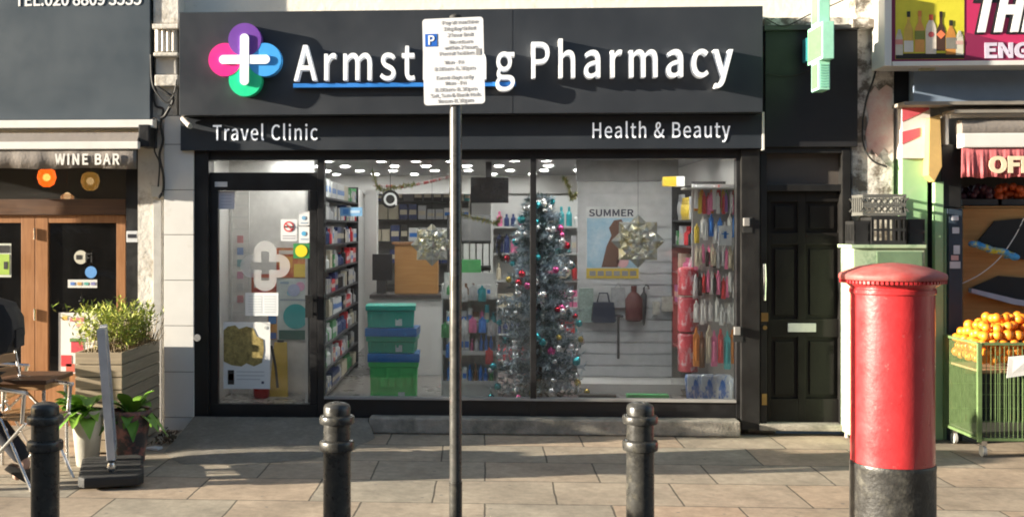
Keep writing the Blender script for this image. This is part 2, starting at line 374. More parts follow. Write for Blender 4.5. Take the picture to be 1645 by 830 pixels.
# ================================================================== PHARMACY BUILDING
XL, XR = F(322, 450, 0)[0], F(1203, 450, 0)[0]          # shop interior side walls
ZC = 2.40; ZF = .13; YB = 8.6
bd = thing('pharmacy_building', 'cream rendered shop building with black pharmacy shopfront and lit white interior', 'building', ((XL + XR) / 2, 0, 0))
def part(name, m, build, parent=bd, **k):
    mb = MB(); build(mb); return mb.build(name, m, parent, **k)
xa, xb = F(248, 10, 0)[0], F(1440, 10, 0)[0]
part('upper_wall', 'cream', lambda b: b.box(xa, xb, .06, .5, 2.44, 7))
part('interior_wall', 'inwall', lambda b: b.box(XL - .25, XL - .02, .12, YB, -.1, 2.44))
part('interior_wall', 'inwall', lambda b: b.box(XR + .02, XR + .25, .12, YB, -.1, 2.44))
part('interior_wall', 'inwall', lambda b: b.box(XL - .25, XR + .25, YB, YB + .2, -.1, 2.44))
part('interior_floor', 'floorin', lambda b: b.box(XL - .02, XR + .02, .1, YB, -.05, ZF))
part('interior_ceiling', 'ceil', lambda b: b.box(XL - .25, XR + .25, .5, YB + .2, ZC, ZC + .03))
# dropped header deep in the shop
part('ceiling_bulkhead', 'inwall', lambda b: b.box(XL, XR, 5.2, 5.5, 2.16, ZC - .003))
# black shopfront
fr = part('shopfront_frame', 'black', lambda b: (
    b.pbox(312, 236, 335, 692, -.06, .2), b.pbox(510, 244, 520.5, 673, -.03, .12), b.pbox(852, 244, 861.5, 672, -.03, .1),
    b.pbox(1183, 244, 1190, 672, -.03, .1), b.pbox(335, 240, 1190, 256, -.028, .12),
    b.pbox(520, 643, 1183, 673, -.02, .12)), bevel=.004)
part('sill_trim', flat('dull_aluminium_trim', (.3, .29, .27), rough=.4), lambda b: b.pbox(520.5, 640, 1183, 643.5, -.04, .1), fr)
part('door_surround', 'black2', lambda b: (b.pbox(1191, 240, 1221, 690, -.07, .25)), bevel=.006)
for a, c in ((520.5, 852), (861.5, 1183)):
    part('window_pane', 'glass', lambda b: b.pbox(a, 256, c, 641, .03, .012))
part('transom_pane', 'glass', lambda b: b.pbox(335.5, 256, 510, 277, .03, .012))
# shop door
dr = part('glass_door', 'black', lambda b: (b.pbox(335, 277, 510, 306, -.015, .07), b.pbox(335.2, 306, 350, 649, -.012, .065),
    b.pbox(498, 306, 509.6, 649, -.012, .065), b.pbox(335, 649, 510, 672, -.015, .07)), bevel=.003)
part('door_pane', 'glass', lambda b: b.pbox(350, 306, 498, 649, .02, .012), dr)
part('door_handle', flat('dark_handle', (.02, .02, .02), rough=.3), lambda b: (b.pbox(490, 474, 503, 510, -.055, .02), b.pbox(492, 478, 495, 482, -.036, .024), b.pbox(492, 500, 495, 504, -.036, .024)), dr, bevel=.004)
part('threshold', 'concrete', lambda b: b.pbox(318, 672.5, 592, 690, -.1, .3), bevel=.01)
part('front_step', 'concrete', lambda b: (b.pbox(592.5, 673.4, 1190, 699, -.17, .35)), bevel=.025, seg=3)
# tarmac ramp up to the shop door
def ramp(b):
    foot0 = [(262, 728), (290, 744), (345, 747), (405, 745), (462, 741), (520, 733), (565, 722), (604, 703)]
    NR = 36; foot = []
    for i in range(NR + 1):
        u_ = i / NR * 7; k = min(6, int(u_)); t = u_ - k; foot.append((foot0[k][0] + (foot0[k + 1][0] - foot0[k][0]) * t + random.uniform(-2, 2), foot0[k][1] + (foot0[k + 1][1] - foot0[k][1]) * t + random.uniform(-1.1, 1.1)))
    top = [F(312 + i * 278 / NR, 675, -.1) for i in range(NR + 1)]
    rows = []
    for i in range(NR + 1):
        fx, fy = G(*foot[i]); tx_, _ = top[i]; col_ = []
        for k in range(9):
            t = k / 8; col_.append(b.bm.verts.new((tx_ + (fx - tx_) * t, -.102 + (fy + .102) * t, .118 * (1 - t) ** 1.15 + .0015 + random.uniform(0, .002))))
        rows.append(col_)
    for i in range(NR):
        for k in range(8): b.bm.faces.new((rows[i][k], rows[i][k + 1], rows[i + 1][k + 1], rows[i + 1][k]))
    for col_ in (rows[0], rows[-1]):
        lowv = [b.bm.verts.new((v.co.x, v.co.y, -.01)) for v in col_]
        for k in range(8): b.bm.faces.new((col_[k], col_[k + 1], lowv[k + 1], lowv[k]))
mb = MB(); ramp(mb); tag(mb.build('door_ramp', 'tarmac', smooth=True), kind='structure')
# ---- upper right doorway of the flats
fb = part('side_doorway', 'black2', lambda b: (b.pbox(1221.5, 236, 1232, 690, -.03, .2), b.pbox(1353, 236, 1367, 690, -.05, .25),
     b.pbox(1221, 230, 1367, 246, -.045, .2), b.pbox(1232, 296, 1353, 307, -.022, .15)), bevel=.006)
part('transom_board', flat('dusty_brown_board', (.075, .064, .056), rough=.6, var=.25, scale=3), lambda b: b.pbox(1232, 246, 1353, 296, .05, .03), fb)
part('door_step', 'concrete', lambda b: b.pbox(1221, 682, 1356, 692, -.1, .3), fb, bevel=.01)
def panel_door(b):
    b.pbox(1232, 307, 1353, 683, .07, .03)
    for a in ((1232, 307, 1238, 683), (1347, 307, 1353, 683), (1282, 307, 1294, 683)): b.pbox(*a, .04, .032)
    for y0, y1 in ((307, 324), (374, 393), (512, 541), (640, 683)):
        b.pbox(1238, y0, 1282, y1, .0405, .031); b.pbox(1294, y0, 1347, y1, .0405, .031)
    for y0, y1 in ((324, 374), (393, 512), (541, 640)):
        for x0, x1 in ((1238, 1282), (1294, 1347)): b.pbox(x0 + 7, y0 + 7, x1 - 7, y1 - 7, .052, .02)
pd = part('panelled_door', 'doorblack', panel_door, bevel=.004)
part('letter_plate', flat('white_letter_plate', (.7, .7, .69), rough=.3), lambda b: b.pbox(1266, 519, 1311, 533, .03, .012), pd, bevel=.004)
part('pull_handle', 'chrome', lambda b: (b.tube([(*F(1228, 424, -.06)[:1], -.06, F(1228, 424, -.06)[1]), (F(1229, 450, -.08)[0], -.08, F(1229, 450, -.08)[1]), (F(1228, 482, -.06)[0], -.06, F(1228, 482, -.06)[1])], .012)), pd, smooth=True)
part('lock', 'brass', lambda b: (b.pbox(1223, 502, 1234, 516, -.04, .012), b.cyl((F(1229, 526, -.05)[0], -.05, F(1229, 526, -.05)[1]), .018, .02, 16, 'Y'), b.pbox(1224, 632, 1232, 650, -.038, .012)), pd, bevel=.002)
# ---- pilasters
def tiles(b):
    ys = [186, 232, 305, 377, 450, 523, 597, 670, 707]
    for y0, y1 in zip(ys, ys[1:]):
        b.pbox(263.5, y0 + .5, 311, y1 - .5, -.085, .2)
pl = part('clad_pilaster', 'tile', tiles, bevel=.003)
part('pilaster_core', flat('dark_joint', (.1, .09, .08)), lambda b: b.pbox(264, 186, 310, 706, -.078, .19), pl)
part('service_plate', flat('grey_service_plate', (.25, .25, .25)), lambda b: b.cyl((F(317, 542, -.075)[0], -.085, F(317, 542, -.075)[1]), .03, .02, 18, 'Y'), pl)
part('plaster_pilaster', 'pil', lambda b: b.pbox(221.5, 150, 263, 707, -.055, .3))
# console bracket at the top of the left pilaster
cb = part('console_bracket', 'pil', lambda b: (b.pbox(246, -60, 288, 38, -.12, .3), b.pbox(244, 38, 287, 46, -.2, .35), b.pbox(248, 46, 284, 84, -.15, .3),
     b.pbox(246, 84, 286, 90, -.17, .3), b.pbox(250, 90, 284, 120, -.1, .3), b.pbox(248, 120, 286, 138, -.14, .3), b.pbox(252, 138, 284, 186, -.07, .3)), bevel=.012)
def flutes(b):
    for px in (254, 262, 270, 279):
        x, z0 = F(px, 83, -.15); z1 = F(px, 48, -.15)[1]
        b.cyl((x, -.152, z0), .014, z1 - z0, 10)
part('fluting', 'cream', flutes, cb, smooth=True)
part('peeling_pilaster', 'peel', lambda b: (b.pbox(1367.5, -70, 1436, 720, -.02, .3), b.pbox(1374, -70, 1412, 30, -.1, .09), b.pbox(1370, 30, 1418, 44, -.15, .14)), bevel=.012)
part('stained_patch', 'pinkpeel', lambda b: b.prism([(F(px, py, -.026)[0], -.026, F(px, py, -.026)[1]) for px, py in ((1398, 150), (1406, 138), (1412, 146), (1424, 136), (1434, 142), (1435, 232), (1428, 246), (1420, 238), (1410, 252), (1400, 240), (1394, 246), (1390, 215), (1396, 190), (1391, 168))], (0, .02, 0)), bevel=.004)
part('ledge', 'peel', lambda b: b.pbox(1228, 28, 1372, 46, -.06, .12), bevel=.01)

# ================================================================== PHARMACY SIGNS
YS = -.30; YT = -.40
x0, z0 = F(288, 100, YS)[0], F(700, 183, YS)[1]
sg = thing('fascia_sign', 'big charcoal fascia sign with white raised letters reading Armstrong Pharmacy', 'sign', ((F(288, 100, YS)[0] + F(1226, 100, YS)[0]) / 2, YS, z0))
part('panel', 'sign', lambda b: b.box(F(288, 100, YS)[0], F(1225.5, 100, YS)[0], YS, .055, F(700, 183, YS)[1], F(760, 15, YS)[1]), sg, bevel=.004)
lg = part('logo_backing', flat('logo_grey_backing', (.35, .35, .36)), lambda b: b.cyl((F(393, 96, YT)[0], -.385, F(393, 96, YT)[1]), .17, .085, 32, 'Y'), sg)
pc = {'purple': (.17, .06, .36), 'pink': (.85, .03, .27), 'sky_blue': (.06, .36, .85), 'mint_green': (.02, .66, .32)}
for (nm, cx, cy, dy) in (('purple', 393, 64, 0), ('pink', 361, 96, .003), ('mint_green', 393.5, 128, .006), ('sky_blue', 425, 96, .0015)):
    x, z = F(cx, cy, YT)
    o = part('petal', flat('logo_' + nm, pc[nm], rough=.35, var=.04), lambda b: b.cyl((x, YT + dy, z), .136, .1 - dy, 40, 'Y'), sg, smooth=True)
    o['label'] = nm.replace('_', ' ') + ' round petal of the cross logo'
def rbar(b, cx, cz, hx, hz, Y, t, n=10):
    r = min(hx, hz); pts = []
    if hx > hz: pts = disc_pts(cx + hx - r, cz, r, Y, n, -math.pi / 2, math.pi / 2) + disc_pts(cx - hx + r, cz, r, Y, n, math.pi / 2, 3 * math.pi / 2)
    else: pts = disc_pts(cx, cz + hz - r, r, Y, n, 0, math.pi) + disc_pts(cx, cz - hz + r, r, Y, n, math.pi, 2 * math.pi)
    b.prism(pts, (0, t, 0))
x, z = F(393, 96, YT)
part('cross', 'lit', lambda b: (rbar(b, x, z, .21, .037, YT - .012, .012), rbar(b, x, z, .037, .21, YT - .0145, .014)), sg)
part('lettering', 'lit', lambda b: ptext(b, 'Armstrong', 472, 827, 70.5, 127.5, YT, .1, .006, spacing=1.09), sg)
part('lettering', 'lit', lambda b: ptext(b, 'Pharmacy', 854, 1178, 65.5, 123.5, YT, .1, .006, spacing=1.09), sg)
part('underline', flat('underline_blue', (.03, .2, .62), rough=.4), lambda b: b.pbox(471, 133, 829, 139.5, -.37, .06), sg)
YL = -.13
lf = thing('lower_fascia', 'lower charcoal fascia strip reading Travel Clinic and Health & Beauty above the shop window', 'sign', (F(760, 240, YL)[0], YL, F(760, 240, YL)[1]))
part('panel', 'sign2', lambda b: b.box(F(290, 210, YL)[0], F(1226, 210, YL)[0], YL, .05, F(760, 240, YL)[1], F(760, 183, YS)[1] - .004), lf, bevel=.003)
part('lettering', 'lit2', lambda b: ptext(b, 'Travel Clinic', 342, 510, 200.5, 225, YL - .006, .006, .004, spacing=1.06), lf)
part('lettering', 'lit2', lambda b: ptext(b, 'Health & Beauty', 952, 1173, 196.5, 221, YL - .006, .006, .004, spacing=1.06), lf)
part('end_trim', 'alu', lambda b: b.pbox(1224.5, 180, 1228, 241, YL - .01, .2), lf)
fb2 = thing('fascia_box', 'plain matt black box above the black panelled door', 'fascia', (F(1302, 236, -.08)[0], -.08, F(1302, 236, -.08)[1]))
part('panel', 'boxblack', lambda b: b.pbox(1229.5, 48, 1378, 236, -.08, .14), fb2, bevel=.006)
part('cap_strip', flat('lead_cap', (.06, .06, .06), rough=.7), lambda b: b.pbox(1228.5, 40, 1380, 47.6, -.12, .18), fb2)
# ---- green cross
M['crossgreen'] = mat('cross_pale_green', (.32, .66, .5), .4, var=.14, scale=9)
xx = F(1320, 70, -.62)[0]; zc_ = F(1325, 68, -.5)[1]
cr = thing('pharmacy_cross', 'pale green projecting pharmacy cross over the black box', 'cross sign', (xx, -.45, F(1320, 146, -.5)[1]))
zA, zB, zC, zD = F(1320, -34, -.5)[1], F(1330, 35, -.62)[1], F(1330, 95, -.62)[1], F(1320, 145, -.5)[1]
part('upper_arm', 'crossgreen', lambda b: b.box(xx, xx + .088, -.54, -.34, zB + .001, zA), cr, bevel=.006)
part('middle_arm', 'crossgreen', lambda b: b.box(xx, xx + .09, -.64, -.24, zC, zB), cr, bevel=.006)
part('lower_arm', 'crossgreen', lambda b: b.box(xx, xx + .088, -.54, -.34, zD, zC - .001), cr, bevel=.006)
led = mat('cross_led_face', (.13, .36, .13), .4, var=.4, scale=60)
part('screen', led, lambda b: (b.box(xx - .004, xx + .01, -.615, -.265, zC + .025, zB - .025)), cr)
part('screen', led, lambda b: (b.box(xx - .0035, xx + .01, -.515, -.365, zB + .02, zA - .02)), cr)
part('screen', led, lambda b: (b.box(xx - .0035, xx + .01, -.515, -.365, zD + .02, zC - .02)), cr)
def louvres(b):
    for i in range(9): z = zD + .02 + i * .021; b.box(xx + .012, xx + .078, -.546, -.53, z, z + .009)
part('louvre', flat('cross_louvre', (.2, .5, .38)), louvres, cr)
part('side_box', flat('cross_teal_side', (.03, .22, .26), rough=.4), lambda b: b.box(xx - .01, xx + .07, -.236, -.12, zC + .04, zB - .06), cr, bevel=.006)
part('bracket', 'cable', lambda b: b.box(xx + .02, xx + .06, -.12, -.08, zC + .06, zB - .08), cr)
part('panel_joint', flat('fascia_joint', (.024, .027, .032)), lambda b: b.pbox(822.5, 16, 823.1, 182, YS - .0015, .004), sg)

# ================================================================== WINE BAR
wb = thing('wine_bar_building', 'wine bar frontage with varnished wooden glazed doors', 'building', (F(60, 600, 0)[0], .1, 0))
YW = .12
part('upper_wall', 'cream', lambda b: b.box(-9, xa - .01, .0, .5, 2.3, 7), wb)
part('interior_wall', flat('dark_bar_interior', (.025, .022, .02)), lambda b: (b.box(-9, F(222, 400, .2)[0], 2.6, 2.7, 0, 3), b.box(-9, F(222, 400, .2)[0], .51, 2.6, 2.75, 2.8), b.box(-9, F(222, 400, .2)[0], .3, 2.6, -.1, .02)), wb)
part('black_post', 'black', lambda b: b.pbox(202.5, 240, 222, 706, -.01, .3), wb)
part('lintel', 'wood2', lambda b: b.pbox(-330, 320, 202, 345, YW - .03, .12), wb, bevel=.005)
part('lintel', flat('dark_top_lintel', (.015, .013, .012)), lambda b: b.pbox(-330, 195, 222, 262, YW, .2), wb)
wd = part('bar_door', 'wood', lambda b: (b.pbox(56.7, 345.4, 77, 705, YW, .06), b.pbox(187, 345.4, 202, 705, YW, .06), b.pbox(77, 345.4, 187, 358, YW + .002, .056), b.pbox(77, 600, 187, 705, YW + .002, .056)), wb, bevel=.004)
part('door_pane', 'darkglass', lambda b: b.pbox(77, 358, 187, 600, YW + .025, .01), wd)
def bars(b):
    b.pbox(77, 612, 187, 690, YW - .006, .012)
part('raised_panel', 'wood', bars, wd, bevel=.008)
part('hinge', 'chrome', lambda b: (b.cyl((F(56, 516, YW - .008)[0], YW - .012, F(56, 516, 0)[1]), .009, .1, 10), b.cyl((F(56, 385, YW - .008)[0], YW - .012, F(56, 385, 0)[1]), .009, .1, 10)), wd)
sd = part('bar_side_door', 'wood', lambda b: (b.pbox(34, 345.4, 56, 705, YW, .06), b.pbox(-95, 345.4, -80, 705, YW, .06), b.pbox(-80, 345.4, 34, 358, YW + .002, .056), b.pbox(-80, 600, 34, 705, YW + .002, .056)), wb, bevel=.004)
part('door_pane', 'darkglass', lambda b: b.pbox(-80, 358, 34, 600, YW + .025, .01), sd)
part('bar_window', 'wood', lambda b: (b.pbox(-330, 345.4, -96, 380, YW, .06), b.pbox(-330, 600, -96, 705, YW, .06)), wb)
part('fanlight_pane', 'fanglass', lambda b: b.pbox(-330, 262, 202, 320, YW + .05, .01), wb)
# stickers, notices on the bar glass (flat vinyl)
def sticker(name, px0, py0, px1, py1, Y, rgb, label, cat, detail=None, rough=.5):
    key = 'sticker_' + '_'.join(str(int(c * 255)) for c in rgb)
    b = MB(); b.pbox(px0, py0, px1, py1, Y, .002)
    return wsolo(b, name, flat(key, rgb, rough=rough, var=.06), label, cat)
YG = YW + .022
def addpart(o, name, rgb, build, rough=.5):
    b = MB(); build(b)
    key = 'print_' + '_'.join(str(int(c * 255)) for c in rgb)
    return b.build(name, flat(key, rgb, rough=rough, var=.08), o)
b = MB(); X, Z = F(135, 413, YG)
b.prism(disc_pts(X - .03, Z, .06, YG, 24) , (0, .001, 0)); 
o = wsolo(b, 'window_sticker', flat('sticker_cream_vinyl', (.5, .48, .4)), 'small oval wireless sticker high on the bar door glass', 'sticker')
addpart(o, 'sticker_print', (.02, .02, .02), lambda q: (q.box(X - .07, X - .02, YG - .002, YG - .001, Z - .02, Z + .02), ptext(q, 'Fi', 137, 148, 406, 421, YG - .002, .001, .02)))
b = MB(); X, Z = F(146, 437, YG); b.prism(disc_pts(X, Z, .052, YG, 24), (0, .001, 0)); wsolo(b, 'window_sticker', flat('sticker_blue', (.1, .28, .62)), 'round blue sticker on the bar door glass', 'sticker')
o = sticker('window_sticker', 109, 449, 156, 462, YG, (.62, .62, .6), 'white strip of card symbols stuck on the bar door glass', 'sticker')
for i, c in enumerate(((.1, .2, .5), (.5, .3, .1), (.1, .35, .3), (.2, .2, .4))):
    addpart(o, 'card_symbol', c, lambda q: q.pbox(113 + i * 11, 453, 120 + i * 11, 458, YG - .003, .001))
o = sticker('menu_poster', 94, 502, 178, 600, YG, (.68, .66, .64), 'white menu poster with red pictures at the bottom of the bar door', 'poster')
for (a, c, d, e, col) in ((100, 507, 108, 514, (.7, .4, .1)), (112, 510, 135, 516, (.6, .2, .2)), (122, 519, 133, 524, (.7, .35, .25)), (114, 548, 134, 566, (.5, .06, .08)), (98, 570, 115, 588, (.55, .05, .06)), (106, 584, 120, 597, (.5, .12, .08)), (112, 543, 138, 549, (.12, .22, .08))):
    addpart(o, 'poster_picture', col, lambda q: q.pbox(a, c, d, e, YG - .003, .001))
o = sticker('hygiene_notice', -18, 391, 18, 445, YG, (.55, .58, .5), 'small framed green notice at the left edge of the bar window', 'notice')
addpart(o, 'notice_print', (.33, .48, .08), lambda q: q.pbox(-14, 408, 15, 441, YG - .003, .001)); addpart(o, 'notice_print', (.03, .03, .03), lambda q: (q.pbox(-14, 394, 15, 406, YG - .003, .001), q.pbox(6, 420, 12, 432, YG - .005, .001)))
# bar sign, awning
YB1 = -.14
bs = thing('bar_sign', 'slate grey sign board of the bar with a telephone number along its top', 'sign', (F(60, 192, YB1)[0], YB1, F(60, 192, YB1)[1]))
part('panel', 'winesign', lambda b: b.pbox(-330, -30, 241, 193, YB1, .135), bs, bevel=.004)
part('ledge', 'alu', lambda b: b.pbox(-330, 193.6, 246, 206, YB1 - .1, .22), bs, bevel=.006)
part('lettering', 'white', lambda b: ptext(b, 'TEL:020 8809 3535', 24, 227, -11.5, 8.5, YB1 - .005, .005, .02), bs)
YA = -.34
aw = thing('awning', 'folded taupe awning with a valance reading WINE BAR', 'awning', (F(60, 272, YA)[0], YA, F(60, 272, YA)[1]))
part('canvas', 'canvas', lambda b: b.prism([(F(-330, 228, YA)[0], YA + .02, F(60, 228, YA)[1]), (F(-330, 228, YA)[0], YA + .24, F(60, 226, YA)[1]), (F(-330, 228, YA)[0], YA + .24, F(60, 212, YA)[1]), (F(-330, 228, YA)[0], YA + .1, F(60, 212, YA)[1])], (F(219, 228, YA)[0] - F(-330, 228, YA)[0], 0, 0)), aw, bevel=.005)
part('front_bar', 'alu', lambda b: b.pbox(-330, 228.3, 222, 240, YA - .02, .06), aw, bevel=.006)
def valance(b):
    X0, X1 = F(-330, 256, YA)[0], F(219, 256, YA)[0]; zt, zb = F(60, 240.3, YA)[1], F(60, 271, YA)[1]; n = 90
    top = []; bot = []
    for i in range(n + 1):
        x = X0 + (X1 - X0) * i / n; w = .008 * math.sin(x * 17) + .005 * math.sin(x * 41)
        top.append(b.bm.verts.new((x, YA, zt))); bot.append(b.bm.verts.new((x, YA + w, zb + .006 * math.sin(x * 9))))
    for i in range(n): b.bm.faces.new((top[i], top[i + 1], bot[i + 1], bot[i]))
o = part('valance', 'canvas', valance, aw, smooth=True)
sm = o.modifiers.new('thickness', 'SOLIDIFY'); sm.thickness = .004
part('lettering', flat('valance_letter_white', (.72, .70, .66), rough=.8), lambda b: ptext(b, 'WINE BAR', 88, 192, 246, 264, YA - .018, .004, .03, spacing=1.1), aw)
part('end_bracket', 'black', lambda b: b.pbox(222, 200, 240, 236, YA + .06, .25), aw, bevel=.01)
for (px, py, c, lab, e) in ((75, 285, (1, .16, .01), 'glowing orange globe lamp hanging in the bar fanlight', .55), (145, 291, (.5, .27, .05), 'dim amber globe lamp beside the glowing orange one', .15), (108, 315, (.6, .3, .12), 'small low amber lamp half hidden behind the bar lintel', .12)):
    YLm = .42; X, Z = F(px, py, YLm)
    o = thing('globe_lamp', lab, 'lamp', (X, YLm, Z - .07))
    part('lamp_shade', mat('lamp_glass_' + str(px), c, .3, var=.25, scale=25, emit=e), lambda b: b.lathe([(.03, -.085), (.065, -.06), (.085, 0), (.07, .06), (.035, .08)] if px != 108 else [(.02, -.05), (.06, -.03), (.06, 0), (.03, .02)], (X, YLm, Z), 24), o, smooth=True)
    bsdf_ = o.children[0].data.materials[0].node_tree.nodes['Principled BSDF']; bsdf_.inputs['Alpha'].default_value = .62
    part('bulb', mat('lamp_bulb_' + str(px), (1, .5 if px == 75 else .75, .12 if px == 75 else .4), .5, var=0, emit=1.6 if px == 75 else .35), lambda b: b.ball((X, YLm, Z), .034, u=14, v=10), o, smooth=True)
    part('cord', 'cable', lambda b: b.cyl((X, YLm, Z + .075), .005, .3, 8), o)

# ---- cables & pipes on the left pilasters
def cable(pts, Y, r, name, label, jitter=0, m='cable', cat='cable'):
    b = MB(); P = []
    for i, (px, py) in enumerate(pts):
        X, Z = F(px, py, Y); P.append(Vector((X, Y + random.uniform(-jitter, 0), Z)))
    # smooth (Catmull-Rom)
    Q = []
    for i in range(len(P) - 1):
        p0, p1, p2, p3 = P[max(i - 1, 0)], P[i], P[i + 1], P[min(i + 2, len(P) - 1)]
        for k in range(6):
            t = k / 6; Q.append(.5 * ((2 * p1) + (p2 - p0) * t + (2 * p0 - 5 * p1 + 4 * p2 - p3) * t * t + (3 * p1 - p0 - 3 * p2 + p3) * t ** 3))
    Q.append(P[-1]); b.tube(Q, r, 7)
    return wsolo(b, name, m, label, cat, smooth=True)
cable([(246, 150), (250, 170), (262, 176), (258, 200), (262, 225), (256, 250), (262, 280), (262, 305), (255, 318)], -.1, .011, 'cable', 'thick black cable running down between the two left pilasters')
cable([(242, 88), (244, 130), (252, 150), (268, 165), (280, 150), (284, 128)], -.19, .008, 'cable', 'black cable looping under the carved console bracket')
cable([(240, 195), (250, 190), (253, 205), (248, 240), (256, 262), (254, 300)], -.13, .007, 'cable', 'thin black cable hanging from the end of the white bar ledge')
cable([(252, 140), (268, 150), (278, 160), (266, 185), (258, 190)], -.15, .014, 'cable', 'knotted black cable bunch below the console bracket')
cable([(1230, 30), (1260, 42), (1300, 24), (1345, 5), (1375, -10)], -.13, .005, 'cable', 'thin cable drooping above the black fascia box')
cable([(1412, 40), (1411, 90), (1404, 125), (1392, 160), (1386, 200), (1388, 235), (1402, 258), (1425, 268)], -.05, .008, 'cable', 'black cable hanging down the peeling right pilaster')
cable([(1229, 118), (1270, 122), (1310, 110)], -.1, .004, 'cable', 'thin wire crossing the black fascia box to the green cross')
b = MB(); b.pbox(246, 322, 259, 700, -.075, .02); o = wsolo(b, 'cable_trunking', flat('grey_trunking', (.42, .41, .39)), 'grey upright cable trunking on the left plaster pilaster', 'trunking', bevel=.003)
b = MB(); b.pbox(242, 298, 261, 316, -.1, .05); wsolo(b, 'junction_box', flat('ivory_box', (.5, .48, .43)), 'small ivory junction box on top of the grey trunking', 'box', bevel=.005)
b = MB(); b.pbox(203, 371, 221, 389, -.05, .04); o = wsolo(b, 'entry_keypad', flat('keypad_pale', (.55, .56, .58)), 'small pale keypad on the black post beside the bar door', 'keypad', bevel=.004)
addpart(o, 'keypad_screen', (.02, .02, .03), lambda q: q.pbox(205, 376, 219, 382, -.053, .002))
# bullet camera under left end of the sign
X, Z = F(298, 198, -.3)
o = thing('security_camera', 'small white bullet camera under the left end of the charcoal fascia', 'camera', (X, -.3, Z))
part('camera_body', 'pipe', lambda b: b.tube([(X - .06, -.16, Z + .05), (X + .05, -.34, Z - .03)], .022, 12), o, smooth=True)
part('camera_bracket', 'black', lambda b: b.tube([(X - .06, -.13, Z + .06), (X - .06, -.08, Z + .09)], .012, 8), o)
# alarm / intercom by the black door
for (px, py, lab) in ((1199, 358, 'white intercom bell on the black surround beside the panelled door'), (1184, 533, 'small white latch box low on the right shop window frame')):
    X, Z = F(px, py, -.1)
    o = thing('entry_bell', lab, 'bell', (X, -.1, Z - .04))
    part('bell_body', flat('bell_white', (.22, .21, .2)), lambda b: b.pbox(px - 4, py - 8, px + 6, py + 5, -.11, .034), o, bevel=.006)
    part('bell_plate', 'cable', lambda b: b.pbox(px - 6, py - 9, px + 10, py + 16, -.075, .01), o, bevel=.003)
# ================================================================== INSIDE THE PHARMACY
def fl(px, py): return G(px, py, ZF)
# ceiling downlights in triples
lb = MB(); lb.cyl((0, 0, -.012), .046, .01, 20); lens = None
first = None; nlight = 0
rows = [(.42, [-2.05, -1.75, -.75, -.45, .75, 1.05, 1.35, 1.75]), (1.0, [-1.9, -1.62, -1.34, -.62, -.34, .9, 1.18, 1.46, 1.74]), (1.9, [-1.95, -1.6, -1.05, -.7, -.35, .3, .62, 1.0, 1.35, 1.7]),  # front row added to brighten the window display and door wall
        (2.9, [-1.9, -1.55, -1.0, -.65, -.2, .15, .7, 1.05]), (3.9, [-1.9, -1.5, -1.1, -.6, -.2, .3, .7, 1.1]), (4.8, [-1.9, -1.4, -.9, -.4, .1, .6]),
        (6.2, [-1.8, -1.3, -.8, -.2, .3, .9]), (7.4, [-1.6, -1.0, -.4, .2, .8])]
for ri, (yy, xs) in enumerate(rows):
    for xx_ in xs:
        if first is None:
            first = thing('ceiling_downlight', 'round white downlight in the pharmacy ceiling', 'ceiling light', (0, 0, 0))
            b = MB(); b.lathe([(.05, -.002), (.068, -.002), (.068, -.014), (.05, -.014)], (0, 0, 0), 20, cap=False); b.build('trim_ring', 'alu', first, world=False)
            b = MB(); b.cyl((0, 0, -.010), .048, .008, 20); b.build('lens', 'bulb', first, world=False); o = first
        else: o = copy_tree(first)
        nlight += 1
        o.location = (xx_, yy, ZC - .001)
        where = ['added row almost touching the window head', 'nearest full row behind the window', 'second row from the window', 'third row from the window', 'fourth row from the window', 'row just before the bulkhead', 'first row beyond the bulkhead', 'rearmost row of the shop'][ri]
        o['label'] = 'round white ceiling downlight in the ' + where
        o['group'] = 'ceiling downlights'
# slatwall partition with poster
YP = 1.8
sw = thing('slatwall_panel', 'tall white slatwall display panel behind the right shop window', 'display panel', (F(1005, 620, YP)[0], YP, ZF))
def slats(b):
    px0, px1 = 928, 1088; n = 17
    zt, zb = F(1000, 292, YP)[1], ZF + .1
    X0, X1 = F(px0, 450, YP)[0], F(px1, 450, YP)[0]
    b.box(X0, X1, YP + .012, YP + .05, zb, zt)
    h = (zt - zb) / n
    for i in range(n): b.box(X0, X1, YP, YP + .0115, zb + i * h + .008, zb + (i + 1) * h - .004)
part('slat_board', flat('slatwall_grey_white', (.55, .56, .57)), slats, sw)
part('plinth', 'shelfw', lambda b: b.box(F(926, 450, YP)[0], F(1100, 450, YP)[0], YP - .5, YP + .05, ZF, ZF + .098), sw)
part('top_board', flat('grey_header', (.3, .3, .31)), lambda b: b.box(F(926, 450, YP)[0], F(1090, 450, YP)[0], YP + .004, YP + .05, F(1000, 291, YP)[1], ZC - .004), sw)
X, Z = F(984, 390, YP - .01)
po = thing('summer_poster', 'pale blue poster headed SUMMER with a yellow band along its foot', 'poster', (X, YP - .01, F(984, 448, YP)[1]))
part('sheet', flat('poster_white', (.6, .62, .62)), lambda b: b.pbox(941, 332, 1027, 448, YP - .006, .004), po)
pblue = mat('poster_sea_blue', (.26, .46, .62), .5, var=.1, scale=6, rgb2=(.5, .62, .7), cover=.5, sharp=.15, scale2=5)
part('picture', pblue, lambda b: b.pbox(943, 350, 1025, 430, YP - .009, .002), po)
part('band', flat('poster_yellow', (.62, .45, .06)), lambda b: b.pbox(942, 431, 1026, 447, YP - .009, .002), po)
part('band_print', 'ink', lambda b: [b.pbox(947 + i * 13, 435, 957 + i * 13, 443, YP - .0105, .001) for i in range(6)], po)
part('lettering', flat('poster_ink', (.03, .03, .06)), lambda b: ptext(b, 'SUMMER', 946, 1018, 336, 347, YP - .009, .002, .02), po)
